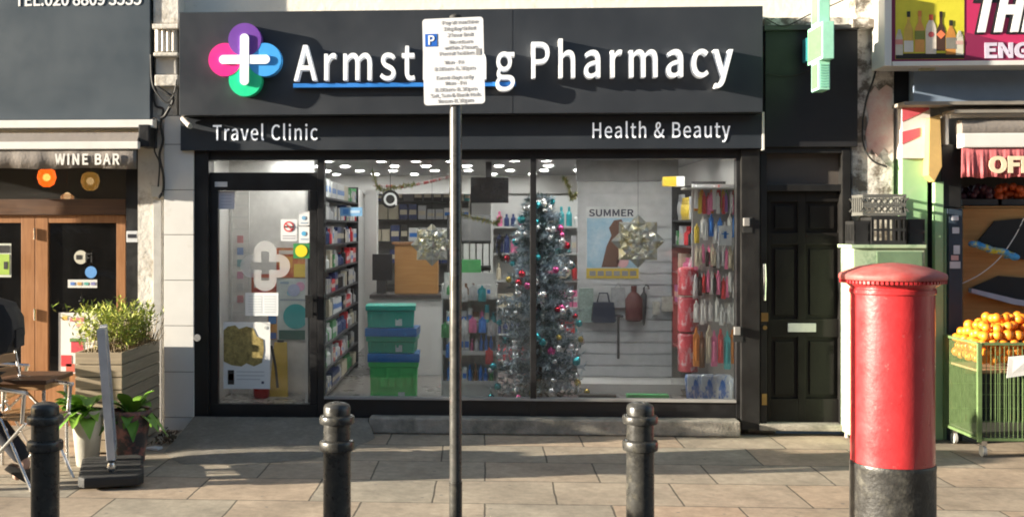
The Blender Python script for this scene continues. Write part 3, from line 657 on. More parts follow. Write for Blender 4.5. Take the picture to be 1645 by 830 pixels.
part('figure', flat('poster_brown', (.14, .07, .05)), lambda b: b.prism([(F(px, py, 0)[0] * 1.0 + (F(px, py, YP)[0] - F(px, py, 0)[0]), YP - .011, F(px, py, YP)[1]) for px, py in ((966, 429), (974, 396), (982, 378), (978, 366), (986, 354), (998, 352), (1004, 362), (1000, 384), (1000, 404), (992, 429))], (0, .001, 0)), po)
part('figure', flat('poster_pink', (.7, .4, .42)), lambda b: b.prism(disc_pts(*F(1000, 420, YP), .06, YP - .011, 18), (0, .001, 0)), po)
# goods hanging on the slatwall
def hook_thing(name, label, px, py, m, build, cat):
    X, Z = F(px, py, YP - .04); b = MB(); build(b, X, YP - .05, Z)
    return wsolo(b, name, m, label, cat, bevel=0, smooth=True)
hook_thing('handbag', 'dark navy bag hanging on the white slatwall', 969, 498, flat('navy_cloth', (.02, .03, .06), rough=.8),
    lambda b, X, Y, Z: (b.prism([(X - .1, Y - .05, Z + .08), (X - .12, Y - .05, Z - .1), (X - .1, Y - .05, Z - .12), (X + .1, Y - .05, Z - .12), (X + .12, Y - .05, Z - .1), (X + .1, Y - .05, Z + .08)], (0, .08, 0)), b.tube([(X - .06, Y, Z + .08), (X - .04, Y, Z + .17), (X + .04, Y, Z + .17), (X + .06, Y, Z + .08)], .008)), 'bag')
hook_thing('hanging_cloth', 'grey green patterned scarf hanging at the left of the slatwall', 942, 490, mat('scarf_print', (.28, .36, .33), .9, var=.4, scale=40),
    lambda b, X, Y, Z: (b.box(X - .07, X + .07, Y, Y + .03, Z - .17, Z + .17)), 'scarf')
hook_thing('water_bottle', 'dark red brown hot water bottle hanging on the slatwall', 1018, 488, flat('maroon_rubber', (.12, .03, .03), rough=.6),
    lambda b, X, Y, Z: (b.lathe([(.06, -.17), (.085, -.15), (.085, .05), (.05, .1), (.025, .12), (.03, .18)], (X, Y, Z), 20)), 'bottle')
hook_thing('walking_stick', 'black walking stick hanging low on the slatwall', 993, 540, 'shelf',
    lambda b, X, Y, Z: (b.tube([(X, Y, Z - .22), (X, Y, Z + .2)], .012), b.tube([(X - .05, Y, Z + .21), (X + .05, Y, Z + .2)], .014)), 'walking stick')
hook_thing('umbrella', 'furled black umbrella with a hooked handle on the slatwall', 1034, 490, 'shelf',
    lambda b, X, Y, Z: (b.lathe([(.006, -.2), (.022, -.1), (.03, .1), (.012, .13)], (X, Y, Z), 12), b.tube([(X, Y, Z + .12), (X, Y, Z + .17), (X + .02, Y, Z + .2), (X + .045, Y, Z + .19), (X + .05, Y, Z + .16)], .009)), 'umbrella')
hook_thing('neck_pillow', 'pale grey pack hanging at the right of the slatwall', 1068, 492, mat('pack_print', (.5, .48, .42), .6, var=.4, scale=30),
    lambda b, X, Y, Z: (b.box(X - .12, X - .05, Y, Y + .02, Z - .08, Z + .05), b.box(X - .03, X + .08, Y, Y + .02, Z - .05, Z + .1)), 'pack')
hook_thing('hanging_pouch', 'pale pouch hanging above the walking stick', 993, 478, mat('pouch_grey', (.35, .36, .37), .6, var=.3, scale=20),
    lambda b, X, Y, Z: (b.box(X - .07, X + .07, Y + .005, Y + .03, Z - .1, Z + .1), b.tube([(X - .03, Y + .01, Z + .1), (X, Y + .01, Z + .15), (X + .03, Y + .01, Z + .1)], .005)), 'pouch')
b = MB(); b.pbox(1008, 634, 1075, 642, .35, .1); wsolo(b, 'green_box', flat('bright_green_card', (.05, .38, .12)), 'flat bright green box on the floor behind the right window', 'box')
b = MB(); b.pbox(930, 634, 990, 642, .35, .1); wsolo(b, 'dark_box', 'shelf', 'flat dark box on the floor behind the right window', 'box')

# ---- products
PAL = {'white': (.74, .74, .73), 'blue': (.04, .22, .68), 'red': (.66, .04, .05), 'green': (.08, .35, .12), 'yellow': (.7, .5, .05), 'pink': (.8, .2, .38),
       'navy': (.03, .05, .16), 'orange': (.75, .25, .04), 'teal': (.04, .35, .38), 'purple': (.25, .08, .35), 'cream': (.62, .55, .42), 'black': (.03, .03, .03), 'brown': (.2, .09, .04), 'silver': (.5, .5, .52)}
PM = {k: mat('pack_' + k, v, .35, var=.12, scale=14) for k, v in PAL.items()}
PMESH = {}
def proto(kind, colr):
    key = kind + colr
    if key in PMESH: return PMESH[key]
    b = MB()
    if kind == 'box': b.box(-.5, .5, 0, 1, 0, 1); b.box(-.5 + .08, .5 - .08, -.012, -.002, .3, .62)
    elif kind == 'bottle': b.lathe([(.38, 0), (.45, .03), (.45, .62), (.25, .74), (.17, .78), (.2, .8), (.2, .98), (.17, 1)], (0, .5, 0), 12)
    elif kind == 'pack': b.prism([(-.45, .3, 0), (.45, .3, 0), (.5, .3, .06), (.46, .3, .8), (.2, .3, .86), (.06, .3, 1), (-.06, .3, 1), (-.2, .3, .86), (-.46, .3, .8), (-.5, .3, .06)], (0, .3, 0)); b.ball((0, .28, .42), .3, 1, .5, 1, 8, 6)
    o = b.build('tmp', PM[colr], None, smooth=(kind == 'bottle'))
    if kind == 'box':
        alt = {'white': 'blue', 'blue': 'white', 'red': 'white', 'green': 'white', 'yellow': 'red', 'pink': 'white'}.get(colr, 'cream')
        o.data.materials.append(PM[alt])
        for p in o.data.polygons:
            c = p.center
            if c.y < .0: p.material_index = 1
    me = o.data; bpy.data.objects.remove(o); PMESH[key] = me
    return me
def product(kind, colr, loc, size, rz, where, group):
    nm = {'box': 'medicine_box', 'bottle': 'bottle', 'pack': 'hanging_pack'}[kind]
    o = bpy.data.objects.new(nm, proto(kind, colr)); COL.objects.link(o)
    o.location = loc; o.scale = size; o.rotation_euler.z = rz
    return tag(o, '%s %s %s' % (colr, {'box': 'boxed remedy', 'bottle': 'bottle', 'pack': 'blister pack'}[kind], where), {'box': 'box', 'bottle': 'bottle', 'pack': 'pack'}[kind], group)
def shelf_unit(name, label, loc, rz, W, H, depth, levels, m, back=True):
    t = thing(name, label, 'shelves', loc, rz)
    b = MB(); 
    for s in (-W / 2 - .012, W / 2 + .012): b.box(s - .012, s + .012, 0, depth, 0, H)
    b.build('upright', m, t, world=False)
    if back: b = MB(); b.box(-W / 2, W / 2, depth - .015, depth - .002, 0, H); b.build('back_panel', 'shelfw' if m == 'shelfw' else flat('grey_back', (.22, .22, .22)), t, world=False)
    for z in levels: b = MB(); b.box(-W / 2 + .002, W / 2 - .002, .004, depth - .018, z - .018, z); b.build('shelf', m, t, world=False)
    return t
def fill(t, W, depth, levels, gaps, kinds, cols, where, group, dens=1.0, wr=(.05, .1)):
    mx = Matrix.Translation(t.location) @ Matrix.Rotation(t.rotation_euler.z, 4, 'Z')
    for z, gp in zip(levels, gaps):
        x = -W / 2 + .03
        run = None
        while x < W / 2 - .06:
            if run is None or random.random() < .45: run = (random.choice(kinds), random.choice(cols), random.uniform(*wr), random.uniform(.55, .88))
            k, c, w, hh = run
            if random.random() < dens:
                p = mx @ Vector((x + w / 2, .02, z + .001))
                product(k, c, p, (w * .92, min(w, depth * .6), gp * hh), t.rotation_euler.z, where, group)
            x += w + .004
# left wall unit facing +X (rotation: local -Y faces +X => rz = +90deg)
lev = [.05, .28, .51, .74, .97, 1.2, 1.43, 1.66, 1.87]
u = shelf_unit('wall_shelves', 'dark product shelves along the left side of the pharmacy', (F(521, 450, .62)[0] , 2.0, ZF), R(90), 2.7, 2.05, .15, lev, 'shelf')
fill(u, 2.7, .15, lev, [.2] * 9, ['box', 'bottle', 'box'], ['white', 'silver', 'black', 'red', 'green', 'navy', 'cream', 'silver', 'white', 'silver'], 'on the dark shelves along the left side of the shop', 'goods on the left shelves', .88, (.055, .095))
b = MB(); b.box(u.location.x - .175, u.location.x - .152, .62, 6, ZF, 2.2); tag(b.build('partition_wall', 'inwall'), 'white partition wall behind the left shelves of the pharmacy', 'wall')
b = MB(); xw = F(590, 400, 3.6)[0]; b.box(xw - .02, xw + .12, 3.5, 3.7, ZF, 2.15); wsolo(b, 'white_column', 'inwall', 'slim white column at the far end of the left shelves', 'column')
# right wall unit facing -X
lev2 = [.06, .45, .86, 1.16, 1.42, 1.66]
XRW = XR - .02
u2 = shelf_unit('wall_shelves', 'dark product shelves along the right side wall of the pharmacy', (XRW - .32, 1.26, ZF), R(-90), 1.05, 2.0, .3, lev2, 'shelf')
fill(u2, 1.05, .3, lev2[2:], [.26, .22, .22, .3], ['box', 'bottle', 'pack'], ['pink', 'white', 'black', 'red', 'cream', 'silver', 'purple', 'yellow', 'green'], 'on the shelves at the right side wall', 'goods on the right shelves', .9, (.07, .12))
# end stand by the glass: pegs of packs that face the window
es = thing('peg_stand', 'white peg stand of hanging packs just behind the right end of the window', 'stand', (F(1150, 600, .55)[0], .55, ZF))
xe0, xe1 = F(1112, 450, .55)[0], F(1184, 450, .55)[0]
part('back_board', flat('peg_board', (.4, .4, .4)), lambda b: b.box(xe0, xe1, .55, .58, ZF + .02, 2.1), es)
part('base_board', 'shelf', lambda b: b.box(xe0 - .02, xe1, .3, .58, ZF, ZF + .02), es)
part('top_shelf', 'shelfw', lambda b: b.box(xe0 - .1, xe1, .3, .549, 2.05, 2.065), es)
rowsP = [(300, 340, ['pink', 'orange', 'red', 'white', 'yellow', 'purple', 'green'], 11, 'near the top of the peg stand'), (348, 385, ['white', 'blue', 'white', 'yellow', 'pink'], 9, 'on the second row of the peg stand'),
         (392, 428, ['silver', 'white', 'cream', 'black', 'pink'], 11, 'on the third row of the peg stand'), (436, 474, ['silver', 'pink', 'white', 'black', 'red'], 11, 'in the middle row of the peg stand'),
         (478, 518, ['blue', 'white', 'red', 'blue', 'white', 'silver'], 9, 'on the fifth row of the peg stand'), (526, 588, ['orange', 'brown', 'cream', 'pink', 'red', 'teal'], 7, 'long and hanging low on the peg stand')]
for y0, y1, cols, n, wh in rowsP:
    for i in range(n):
        for k in range(2 if y0 in (300, 392, 436) else 1):
            px = 1116 + (i + .5) * 68 / n; Yk = .42 + .06 * k
            X, z0_ = F(px, y1, Yk); _, z1_ = F(px, y0, Yk)
            product('pack', random.choice(cols) if y0 != 526 else cols[i % len(cols)], (X + random.uniform(-.008, .008), Yk, z0_ + random.uniform(-.035, .03)), (68 / n / 178 * random.uniform(.8, 1.1), .06, (z1_ - z0_) * random.uniform(.75, 1.02)), random.uniform(-.3, .3), wh, 'packs on the peg stand')
for i, px in enumerate((1118, 1140, 1162)):
    X, z0_ = F(px, 640, .3); _, z1_ = F(px, 590, .3)
    b = MB(); w, h = .13, z1_ - z0_ + .02
    b.prism([(-w / 2, -.05, 0), (w / 2, -.05, 0), (w / 2 + .02, -.02, h * .9), (w / 2 - .01, 0, h), (-w / 2, 0, h), (-w / 2 - .015, -.02, h * .9)], (0, .09, 0))
    o = solo(b, 'blue_sack', mat('blue_white_sack%d' % i, (.03, .16, .55), .35, var=.2, rgb2=(.65, .7, .75), cover=.48, sharp=.03, scale2=7, aniso=(1, 1, .45)), ['leftmost', 'middle', 'rightmost'][i] + ' of three blue and white sacks standing low behind the window', 'sack', (X, .3, ZF + .03), 'blue and white sacks', random.uniform(-.2, .2), bevel=.01)
for i, (y0, y1) in enumerate(((428, 474), (476, 532), (534, 596))):
    X, z0_ = F(1107, y1, .62); _, z1_ = F(1107, y0, .62); hh = z1_ - z0_
    b = MB(); b.lathe([(.09, 0), (.1, .01), (.1, hh - .02), (.085, hh - .004)], (0, 0, 0), 20)
    o = solo(b, 'gift_tube', mat('tube_red%d' % i, (.5, .05, .08), .35, var=.3, scale=18, rgb2=(.55, .36, .4), cover=.54, sharp=.04, scale2=16, aniso=(1, 1, .6)), ['topmost', 'middle', 'lowest'][i] + ' of three stacked red gift tubes left of the peg stand', 'tube', (X, .62, z0_), 'stacked red tubes', smooth=True)
X, Z = F(1165, 380, .38)
b = MB(); b.box(-.055, .055, 0, .02, 0, .17); o = solo(b, 'white_notice_card', flat('card_white', (.72, .74, .76)), 'white card with a blue figure on the peg stand', 'card', (X, .38, F(1165, 394, .38)[1]))
b = MB(); b.box(-.012, .012, -.004, -.001, .06, .12); b.box(-.03, .03, -.004, -.001, .095, .105); b.build('card_print', PM['blue'], o, world=False)
b = MB(); b.box(-.09, .09, 0, .1, 0, .085); X, _ = F(1083, 300, .6); o = solo(b, 'yellow_box', PM['yellow'], 'yellow and white box on top of the right shelves', 'box', (X, .6, F(1083, 299, .6)[1]))
b = MB(); b.box(.02, .092, -.003, .103, -.001, .086); b.build('white_panel', PM['white'], o, world=False)
# ---- totes
TY = .62
def tote(name, label, px0, px1, py0, py1, colr, lid=None, rz=0, castell=False):
    Xa, _ = F(px0, py1, TY); Xb, zb = F(px1, py1, TY); _, zt = F((px0 + px1) / 2, py0, TY)
    w = (Xb - Xa) / 2; h = zt - zb; d = .17
    t = thing(name, label, 'tote', ((Xa + Xb) / 2, TY + d, zb), rz, 'stacked delivery totes')
    k = flat('tote_' + colr, {'teal': (.005, .42, .33), 'green': (.02, .4, .24), 'lime': (.06, .62, .16), 'blue': (.02, .26, .7)}[colr], rough=.4, var=.08)
    hb = h - (.0 if not lid else .07)
    b = MB(); q = .965
    vs0 = [(-w * q, -d * q, 0), (w * q, -d * q, 0), (w * q, d * q, 0), (-w * q, d * q, 0)]; vs1 = [(x / q, y / q, hb - .05) for x, y, z in vs0]
    A = [b.bm.verts.new(v) for v in vs0]; B_ = [b.bm.verts.new(v) for v in vs1]
    b.bm.faces.new(A); b.bm.faces.new(B_)
    for i in range(4): b.bm.faces.new((A[i], A[(i + 1) % 4], B_[(i + 1) % 4], B_[i]))
    b.build('tote_body', k, t, world=False, bevel=.012)
    b = MB(); b.box(-w - .012, w + .012, -d - .012, d + .012, hb - .049, hb - .004)
    for s in (-1, -.33, .33, 1): b.box(s * w * .86 - .012, s * w * .86 + .012, -d - .008, -d + .05, hb * .35, hb - .052)
    b.build('rim', k, t, world=False, bevel=.004)
    if lid:
        b = MB(); lm = flat('tote_' + lid, (.01, .17, .5), rough=.4, var=.08)
        b.box(-w - .02, w + .02, -d - .02, d + .02, hb - .003, h)
        for i in range(6): b.box(-w + i * w * .36 + .02, -w + i * w * .36 + w * .2, -d - .026, -d - .0201, hb + .008, h - .012)
        b.build('lid', lm, t, world=False, bevel=.008)
    if castell:
        b = MB()
        n = 5
        for i in range(n): b.box(-w + .02 + i * (2 * w - .04) / n, -w + .02 + (i + .62) * (2 * w - .04) / n, -d - .02, -d - .0125, hb * .38, hb * .62)
        b.build('interlocking_flap', k, t, world=False, bevel=.003)
    b = MB(); b.box(w * .2, w * .48, -d - .004, -d - .001, hb * .1, hb * .1 + .06); b.box(w * .2, w * .48, -d * .96 - .012, -d * .96, hb * .1, hb * .1 + .06)
    b.build('paper_label', flat('tote_label', (.6, .72, .7)), t, world=False)
    return t
zb0 = F(628, 650, TY)[1]
tote('delivery_tote', 'bright green tote with a blue lid at the bottom of the tote stack', 593, 669, 568, 647, 'lime', 'blue', R(2), True)
tote('delivery_tote', 'mid green tote with a blue lid in the middle of the tote stack', 591, 667, 527, 567.6, 'green', 'blue', R(-2))
tote('delivery_tote', 'open teal tote on top of the tote stack', 588, 664, 490, 526.6, 'teal', None, R(3))
# ---- floor display stand
DY = 1.0
xa1, xb1 = F(709, 600, DY)[0], F(800, 600, DY)[0]; Wd = xb1 - xa1
ztop = F(750, 440, DY)[1] - ZF
ds = thing('display_stand', 'white floor stand with shelves of toiletries in the middle of the window', 'stand', ((xa1 + xb1) / 2, DY, ZF))
lv = [.12, .40, .66, .92]
b = MB(); b.box(-Wd / 2, -Wd / 2 + .015, 0, .33, 0, ztop - .1); b.box(Wd / 2 - .015, Wd / 2, 0, .33, 0, ztop - .1); b.build('side_panel', 'shelfw', ds, world=False)
b = MB(); b.box(-Wd / 2 + .016, Wd / 2 - .016, .3, .33, 0, ztop); b.build('back_panel', 'shelfw', ds, world=False)
b = MB(); b.box(-Wd / 2 + .016, Wd / 2 - .016, .01, .299, 0, .119); b.build('plinth', 'shelfw', ds, world=False)
for z in lv: b = MB(); b.box(-Wd / 2 + .016, Wd / 2 - .016, .008, .298, z, z + .012); b.box(-Wd / 2 + .016, Wd / 2 - .016, -.004, .007, z, z + .04); b.build('shelf', 'shelfw', ds, world=False)
class _T: pass
fk = _T(); fk.location = Vector(((xa1 + xb1) / 2, DY, ZF + .013)); fk.rotation_euler = Euler((0, 0, 0))
fill(fk, Wd - .03, .28, lv, [.24, .22, .22, .2], ['bottle', 'pack', 'box'], ['green', 'white', 'pink', 'blue', 'brown', 'white', 'cream', 'teal'], 'on the white floor stand', 'goods on the floor stand', .97, (.035, .065))
# ---- counter & dispensary
ct = thing('shop_counter', 'white fronted counter with a warm wooden cabinet on it deep in the shop', 'counter', (F(650, 600, 2.6)[0], 2.6, ZF))
cx0, cx1 = F(597, 540, 2.6)[0], F(722, 540, 2.6)[0]
part('front_panel', 'inwall', lambda b: b.box(cx0, cx1, 2.6, 3.1, ZF, .95), ct)
part('counter_top', flat('counter_dark_top', (.06, .05, .05), rough=.3), lambda b: b.box(cx0 - .02, cx1 + .02, 2.56, 3.14, .952, .995), ct, bevel=.005)
wcab = thing('wooden_cabinet', 'warm brown wooden cabinet standing on the white counter', 'cabinet', (F(668, 470, 2.75)[0], 2.75, .996))
part('cabinet_body', 'ply', lambda b: b.box(F(634, 420, 2.75)[0], F(703, 420, 2.75)[0], 2.75, 3.05, .997, F(668, 393, 2.75)[1]), wcab, bevel=.006)
part('cabinet_top', 'wood', lambda b: b.box(F(630, 420, 2.75)[0], F(707, 420, 2.75)[0], 2.73, 3.07, F(668, 393, 2.75)[1] + .001, F(668, 389, 2.75)[1]), wcab)
mo = thing('till_screen', 'black till screen standing on the counter left of the wooden cabinet', 'screen', (F(612, 470, 2.8)[0], 2.8, .996))
part('screen', flat('dark_screen', (.02, .022, .03), rough=.2), lambda b: b.pbox(598, 408, 630, 450, 2.8, .03), mo, bevel=.005)
part('stand', 'shelf', lambda b: b.box(mo.location.x - .05, mo.location.x + .05, 2.81, 2.95, .997, 1.16), mo)
lev3 = [.5, .8, 1.1, 1.4, 1.7, 1.95]
u3 = shelf_unit('dispensary_shelves', 'grey dispensary shelves of medicine behind the counter', (F(655, 400, 5.9)[0], 5.9, ZF), 0, 1.7, 2.1, .3, lev3, 'shelf')
fill(u3, 1.7, .3, lev3[2:], [.28, .28, .24, .2], ['box'], ['white', 'navy', 'silver', 'cream', 'teal', 'black'], 'on the dispensary shelves behind the counter', 'boxes on the dispensary shelves', .9, (.09, .16))
u4 = shelf_unit('binder_shelves', 'black bookcase of pale folders seen right of the pole', (F(760, 400, 4.9)[0], 4.9, ZF), 0, .62, 1.75, .3, [.4, .75, 1.1, 1.42], 'shelf')
for z in (.75, 1.1):
    for i in range(7):
        b = MB(); b.box(-.034, .034, 0, .26, 0, .28); b.cyl((0, -.004, .06), .012, .006, 10, 'Y')
        o = solo(b, 'ring_binder', PM['white'], 'pale ring binder on the black bookcase', 'binder', (u4.location.x - .26 + i * .085, 4.93, ZF + z + .001), 'ring binders')
gb = MB(); gb.box(-.16, .16, 0, .2, 0, .3); solo(gb, 'green_crate', PM['green'], 'dark green box in front of the black bookcase', 'box', (F(752, 440, 4.4)[0], 4.4, 1.02), bevel=.01)
b = MB(); b.box(-.3, .35, 0, .4, 0, 1.02 - ZF - .002); solo(b, 'side_cupboard', 'inwall', 'white cupboard beside the display stand under the dark green box', 'cupboard', (F(760, 440, 4.4)[0], 4.35, ZF), bevel=.005)
lev5 = [.1, .4, .7, 1.0, 1.3, 1.6]
u5 = shelf_unit('gondola_shelves', 'tall white shelves of toiletries behind the Christmas tree', (F(868, 400, 3.1)[0], 3.1, ZF), 0, 1.05, 1.95, .3, lev5, 'shelfw')
fill(u5, 1.05, .3, lev5, [.25] * 6, ['box', 'bottle', 'pack'], ['white', 'pink', 'navy', 'silver', 'teal', 'cream', 'red'], 'on the tall white shelves behind the tree', 'goods behind the tree', .92, (.06, .1))
for i, (px, py, c) in enumerate(((760, 520, 'pink'), (775, 520, 'blue'), (745, 522, 'white'), (715, 528, 'green'), (790, 525, 'silver'), (722, 560, 'blue'), (786, 570, 'red'), (730, 470, 'silver'), (745, 470, 'white'), (760, 468, 'silver'), (775, 470, 'teal'))):
    X_, Z_ = F(px, py + 14, .96); product('pack', c, (X_, .94, Z_), (.075, .05, .15), random.uniform(-.2, .2), 'hung on the front of the white floor stand', 'packs on the floor stand')
# far back panel + monitor
tv = thing('hanging_monitor', 'black monitor hung from the ceiling right of the parking pole', 'monitor', (F(785, 305, 2.2)[0], 2.2, F(785, 325, 2.2)[1]))
part('screen', flat('monitor_black', (.01, .01, .012), rough=.25), lambda b: b.pbox(756, 285, 817, 326, 2.2, .06), tv, bevel=.006)
part('hanging_bracket', 'shelf', lambda b: b.box(tv.location.x - .03, tv.location.x + .03, 2.23, 2.26, F(785, 285, 2.2)[1], ZC), tv)
X, Z = F(627, 320, 1.2)
qs = thing('round_logo_sign', 'round black hanging sign with a white ring letter behind the window', 'sign', (X, 1.2, Z - .09))
part('disc', flat('sign_disc_black', (.012, .012, .013)), lambda b: b.cyl((X, 1.2, Z), .088, .015, 32, 'Y'), qs)
part('ring', 'white', lambda b: (b.lathe([(.043, -.004), (.062, -.004), (.062, .0), (.043, .0), (.043, -.004)], (X, 1.199, Z), 28, 'Y', cap=False), b.box(X + .047, X + .064, 1.193, 1.197, Z - .06, Z + .0)), qs)
part('hanging_cord', 'cable', lambda b: b.cyl((X, 1.207, Z + .088), .003, ZC - Z - .09, 6), qs)
# garlands
def garland(name, label, pts, Y, r, cols, cat='garland', leafy=False):
    P = []
    for a, c in zip(pts, pts[1:]):
        for i in range(14): P.append((a[0] + (c[0] - a[0]) * i / 14, a[1] + (c[1] - a[1]) * i / 14))
    b = MB()
    for i, (px, py) in enumerate(P):
        X, Z = F(px, py, Y)
        if leafy:
            for k in range(7):
                d = Vector((random.uniform(-1, 1), random.uniform(-1, 1), random.uniform(-1, 1))).normalized() * r * 2.4; q = d.cross(Vector((0, .3, 1))).normalized() * r * .3
                c0 = Vector((X, Y, Z)); b.poly([c0 - q, c0 + d, c0 + q])
        else: b.ball((X, Y + random.uniform(-.01, .01), Z), r * random.uniform(.8, 1.2), u=8, v=6)
    return wsolo(b, name, cols, label, cat)
redwhite = mat('garland_red_white', (.55, .05, .05), .35, rgb2=(.7, .68, .65), island=1)
goldleaf = mat('garland_gold_green', (.45, .33, .07), .35, rgb2=(.1, .2, .06), island=1, metal=.3)
garland('bead_garland', 'red and white bead garland strung under the shop ceiling', [(600, 298), (650, 300), (690, 292), (722, 284)], 1.6, .014, redwhite)
garland('tinsel_garland', 'gold and green tinsel swag left of the red and white beads', [(598, 275), (606, 300), (615, 306), (640, 300), (668, 296)], 1.4, .02, goldleaf, leafy=True)
garland('tinsel_garland', 'gold tinsel swag around the black ceiling monitor', [(742, 345), (770, 352), (796, 360), (804, 350)], 1.5, .02, goldleaf, leafy=True)
garland('tinsel_garland', 'gold tinsel strand hanging near the top of the frosted tree', [(905, 285), (914, 300), (918, 320), (926, 312)], 1.3, .02, goldleaf, leafy=True)
garland('wreath', 'dark leafy wreath hanging beside the display stand', [(808, 380), (800, 395), (803, 412), (818, 418)], 1.3, .025, mat('wreath_dark', (.03, .05, .035), .6, rgb2=(.08, .05, .03), island=1), 'wreath', True)
# faceted star decorations
def star(px, py, rad, Y, label):
    X, Z = F(px, py, Y)
    t = thing('hanging_star', label, 'decoration', (X, Y, Z - rad), group='faceted hanging stars')
    for ring, (r0, r1, n, yo) in enumerate(((.34, 1.0, 8, 0), (.24, .68, 8, -.025), (.05, .44, 8, -.045))):
        b = MB()
        for i in range(n):
            a = 2 * math.pi * (i + .5 * ring) / n; da = math.pi / n * 1.25
            def pt(r, an, y): return (X + rad * r * math.cos(an), Y + y, Z + rad * r * math.sin(an))
            m1 = pt((r0 + r1) / 2, a, yo - .035)
            b.poly([pt(r0, a, yo), pt((r0 + r1) * .55, a - da, yo + .01), m1]); b.poly([pt((r0 + r1) * .55, a - da, yo + .01), pt(r1, a, yo), m1])
            b.poly([pt(r1, a, yo), pt((r0 + r1) * .55, a + da, yo + .01), m1]); b.poly([pt((r0 + r1) * .55, a + da, yo + .01), pt(r0, a, yo), m1])
        b.build('petal_ring', 'silverstar', t)
    b = MB(); b.ball((X, Y - .06, Z), rad * .16, u=8, v=5); b.build('star_centre', 'silverstar', t)
    b = MB(); b.cyl((X, Y, Z + rad * .9), .0015, ZC - Z - rad * .9, 5); b.build('thread', 'cable', t)
star(1025, 387, .23, .2, 'large faceted silver and gold star hanging in front of the poster')
star(694, 393, .185, .2, 'faceted silver star hanging left of the parking pole')
# ---- christmas tree
X, _ = F(866, 600, 1.0); TYY = 1.0
zt_ = F(866, 318, TYY)[1]
ct_ = thing('christmas_tree', 'frosted silver green Christmas tree behind the window mullion', 'christmas tree', (X, TYY, ZF))
part('trunk', flat('tree_trunk', (.06, .05, .04)), lambda b: b.lathe([(.03, .0), (.03, .2), (.008, zt_ - ZF)], (X, TYY, ZF), 10), ct_)
part('stand', 'shelf', lambda b: [b.tube([(X, TYY, ZF + .12), (X + .22 * math.cos(a), TYY + .22 * math.sin(a), ZF + .01)], .012) for a in (.4, 2.0, 3.6, 5.2)], ct_)
fol = MB(); fol2 = MB(); tips = []
Ht = zt_ - ZF
for i in range(420):
    f = (i + random.random()) / 420; z = ZF + .05 + f ** 1.0 * (Ht - .05); rr = (.42 * (1 - f) ** .40 + .03) * random.uniform(.72, 1.08)
    a = i * 2.399 + random.uniform(-.3, .3)
    d = Vector((math.cos(a), math.sin(a), random.uniform(-.15, .3))); p0 = Vector((X, TYY, z)); p1 = p0 + d * rr; p1.z -= .04 * (1 - f)
    tips.append((p1, a, f)); fb_ = fol if random.random() < .5 else fol2
    for k in range(40):
        t = .12 + .88 * (k + random.random()) / 40; c0 = p0.lerp(p1, t)
        n = Vector((random.uniform(-1, 1), random.uniform(-1, 1), random.uniform(-.8, 1))).normalized() + d * .7
        n = n.normalized() * random.uniform(.035, .065); q = n.cross(Vector((random.random(), random.random(), 1))).normalized() * .009
        fb_.poly([c0 - q, c0 + n - q * .3, c0 + n + q * .3, c0 + q])
fol.build('foliage', 'needle', ct_); fol2.build('foliage', mat('green_tree_needles', (.4, .48, .52), .5, var=.2, rgb2=(.05, .1, .09), island=1), ct_)
bcols = {'red': (.6, .03, .06), 'silver': (.75, .75, .76), 'turquoise': (.05, .4, .45), 'gold': (.75, .55, .15), 'pink': (.75, .12, .35)}
bm_ = {k: mat('bauble_' + k, v, .15, metal=.75, var=.05) for k, v in bcols.items()}
bme = {}
vis = [t for t in tips if math.sin(t[1]) < .25]
random.shuffle(vis)
for i, (p, a, f) in enumerate(vis[:95]):
    c = random.choice(['silver', 'silver', 'silver', 'silver', 'silver', 'silver', 'silver', 'red', 'turquoise', 'turquoise', 'gold', 'pink'])
    if c not in bme:
        b = MB(); b.ball((0, 0, 0), .031, u=14, v=10); b.cyl((0, 0, .024), .008, .01, 8); o = b.build('bauble', bm_[c], smooth=True); bme[c] = o.data; bpy.data.objects.remove(o)
    o = bpy.data.objects.new('bauble', bme[c]); COL.objects.link(o); o.location = p + Vector((0, -.02, -.02))
    s_ = random.uniform(.75, 1.25); o.scale = (s_, s_, s_)
    tag(o, 'shiny %s bauble hanging on the frosted Christmas tree' % c, 'bauble', 'baubles on the tree')
# ---- behind the door: wall with posters
YD = 1.15
b = MB(); xd0, xd1 = XL - .02, u.location.x - .18; b.box(xd0, xd1, YD + .01, YD + .06, ZF, ZC - .005); tag(b.build('partition_wall', flat('cream_partition', (.7, .68, .65))), 'pale partition wall with posters seen through the glass door', 'wall')
lad = thing('wire_rack', 'slim wire rack of leaflets seen through the glass door', 'rack', (F(378, 600, YD)[0], YD, ZF))
def rack(b):
    for px in (372, 400):
        Xr = F(px, 400, YD - .06)[0]; b.cyl((Xr, YD - .06, ZF), .006, F(385, 305, YD)[1] - ZF, 8)
    for k in range(12):
        z = F(385, 312 + k * 19, YD)[1]; b.box(F(372, 400, YD - .06)[0], F(400, 400, YD - .06)[0], YD - .07, YD - .064, z, z + .012)
part('rack_frame', 'shelfw', rack, lad)
for k in range(6):
    z = F(385, 390 + k * 19, YD)[1]; c = ['red', 'blue', 'teal', 'pink', 'white', 'red'][k]
    b = MB(); b.box(-.03, .03, 0, .004, 0, .07); b.box(-.025, .025, -.002, -.0005, .03, .06)
    solo(b, 'leaflet', flat('leaflet_' + c, tuple(.45 * v + .25 for v in PAL[c])), c + ' leaflet in the wire rack behind the door' + ('' if c != 'red' else (', upper of the two' if k == 0 else ', lower of the two')), 'leaflet', (F(386, 400, YD - .08)[0], YD - .085, z), 'leaflets in the rack')
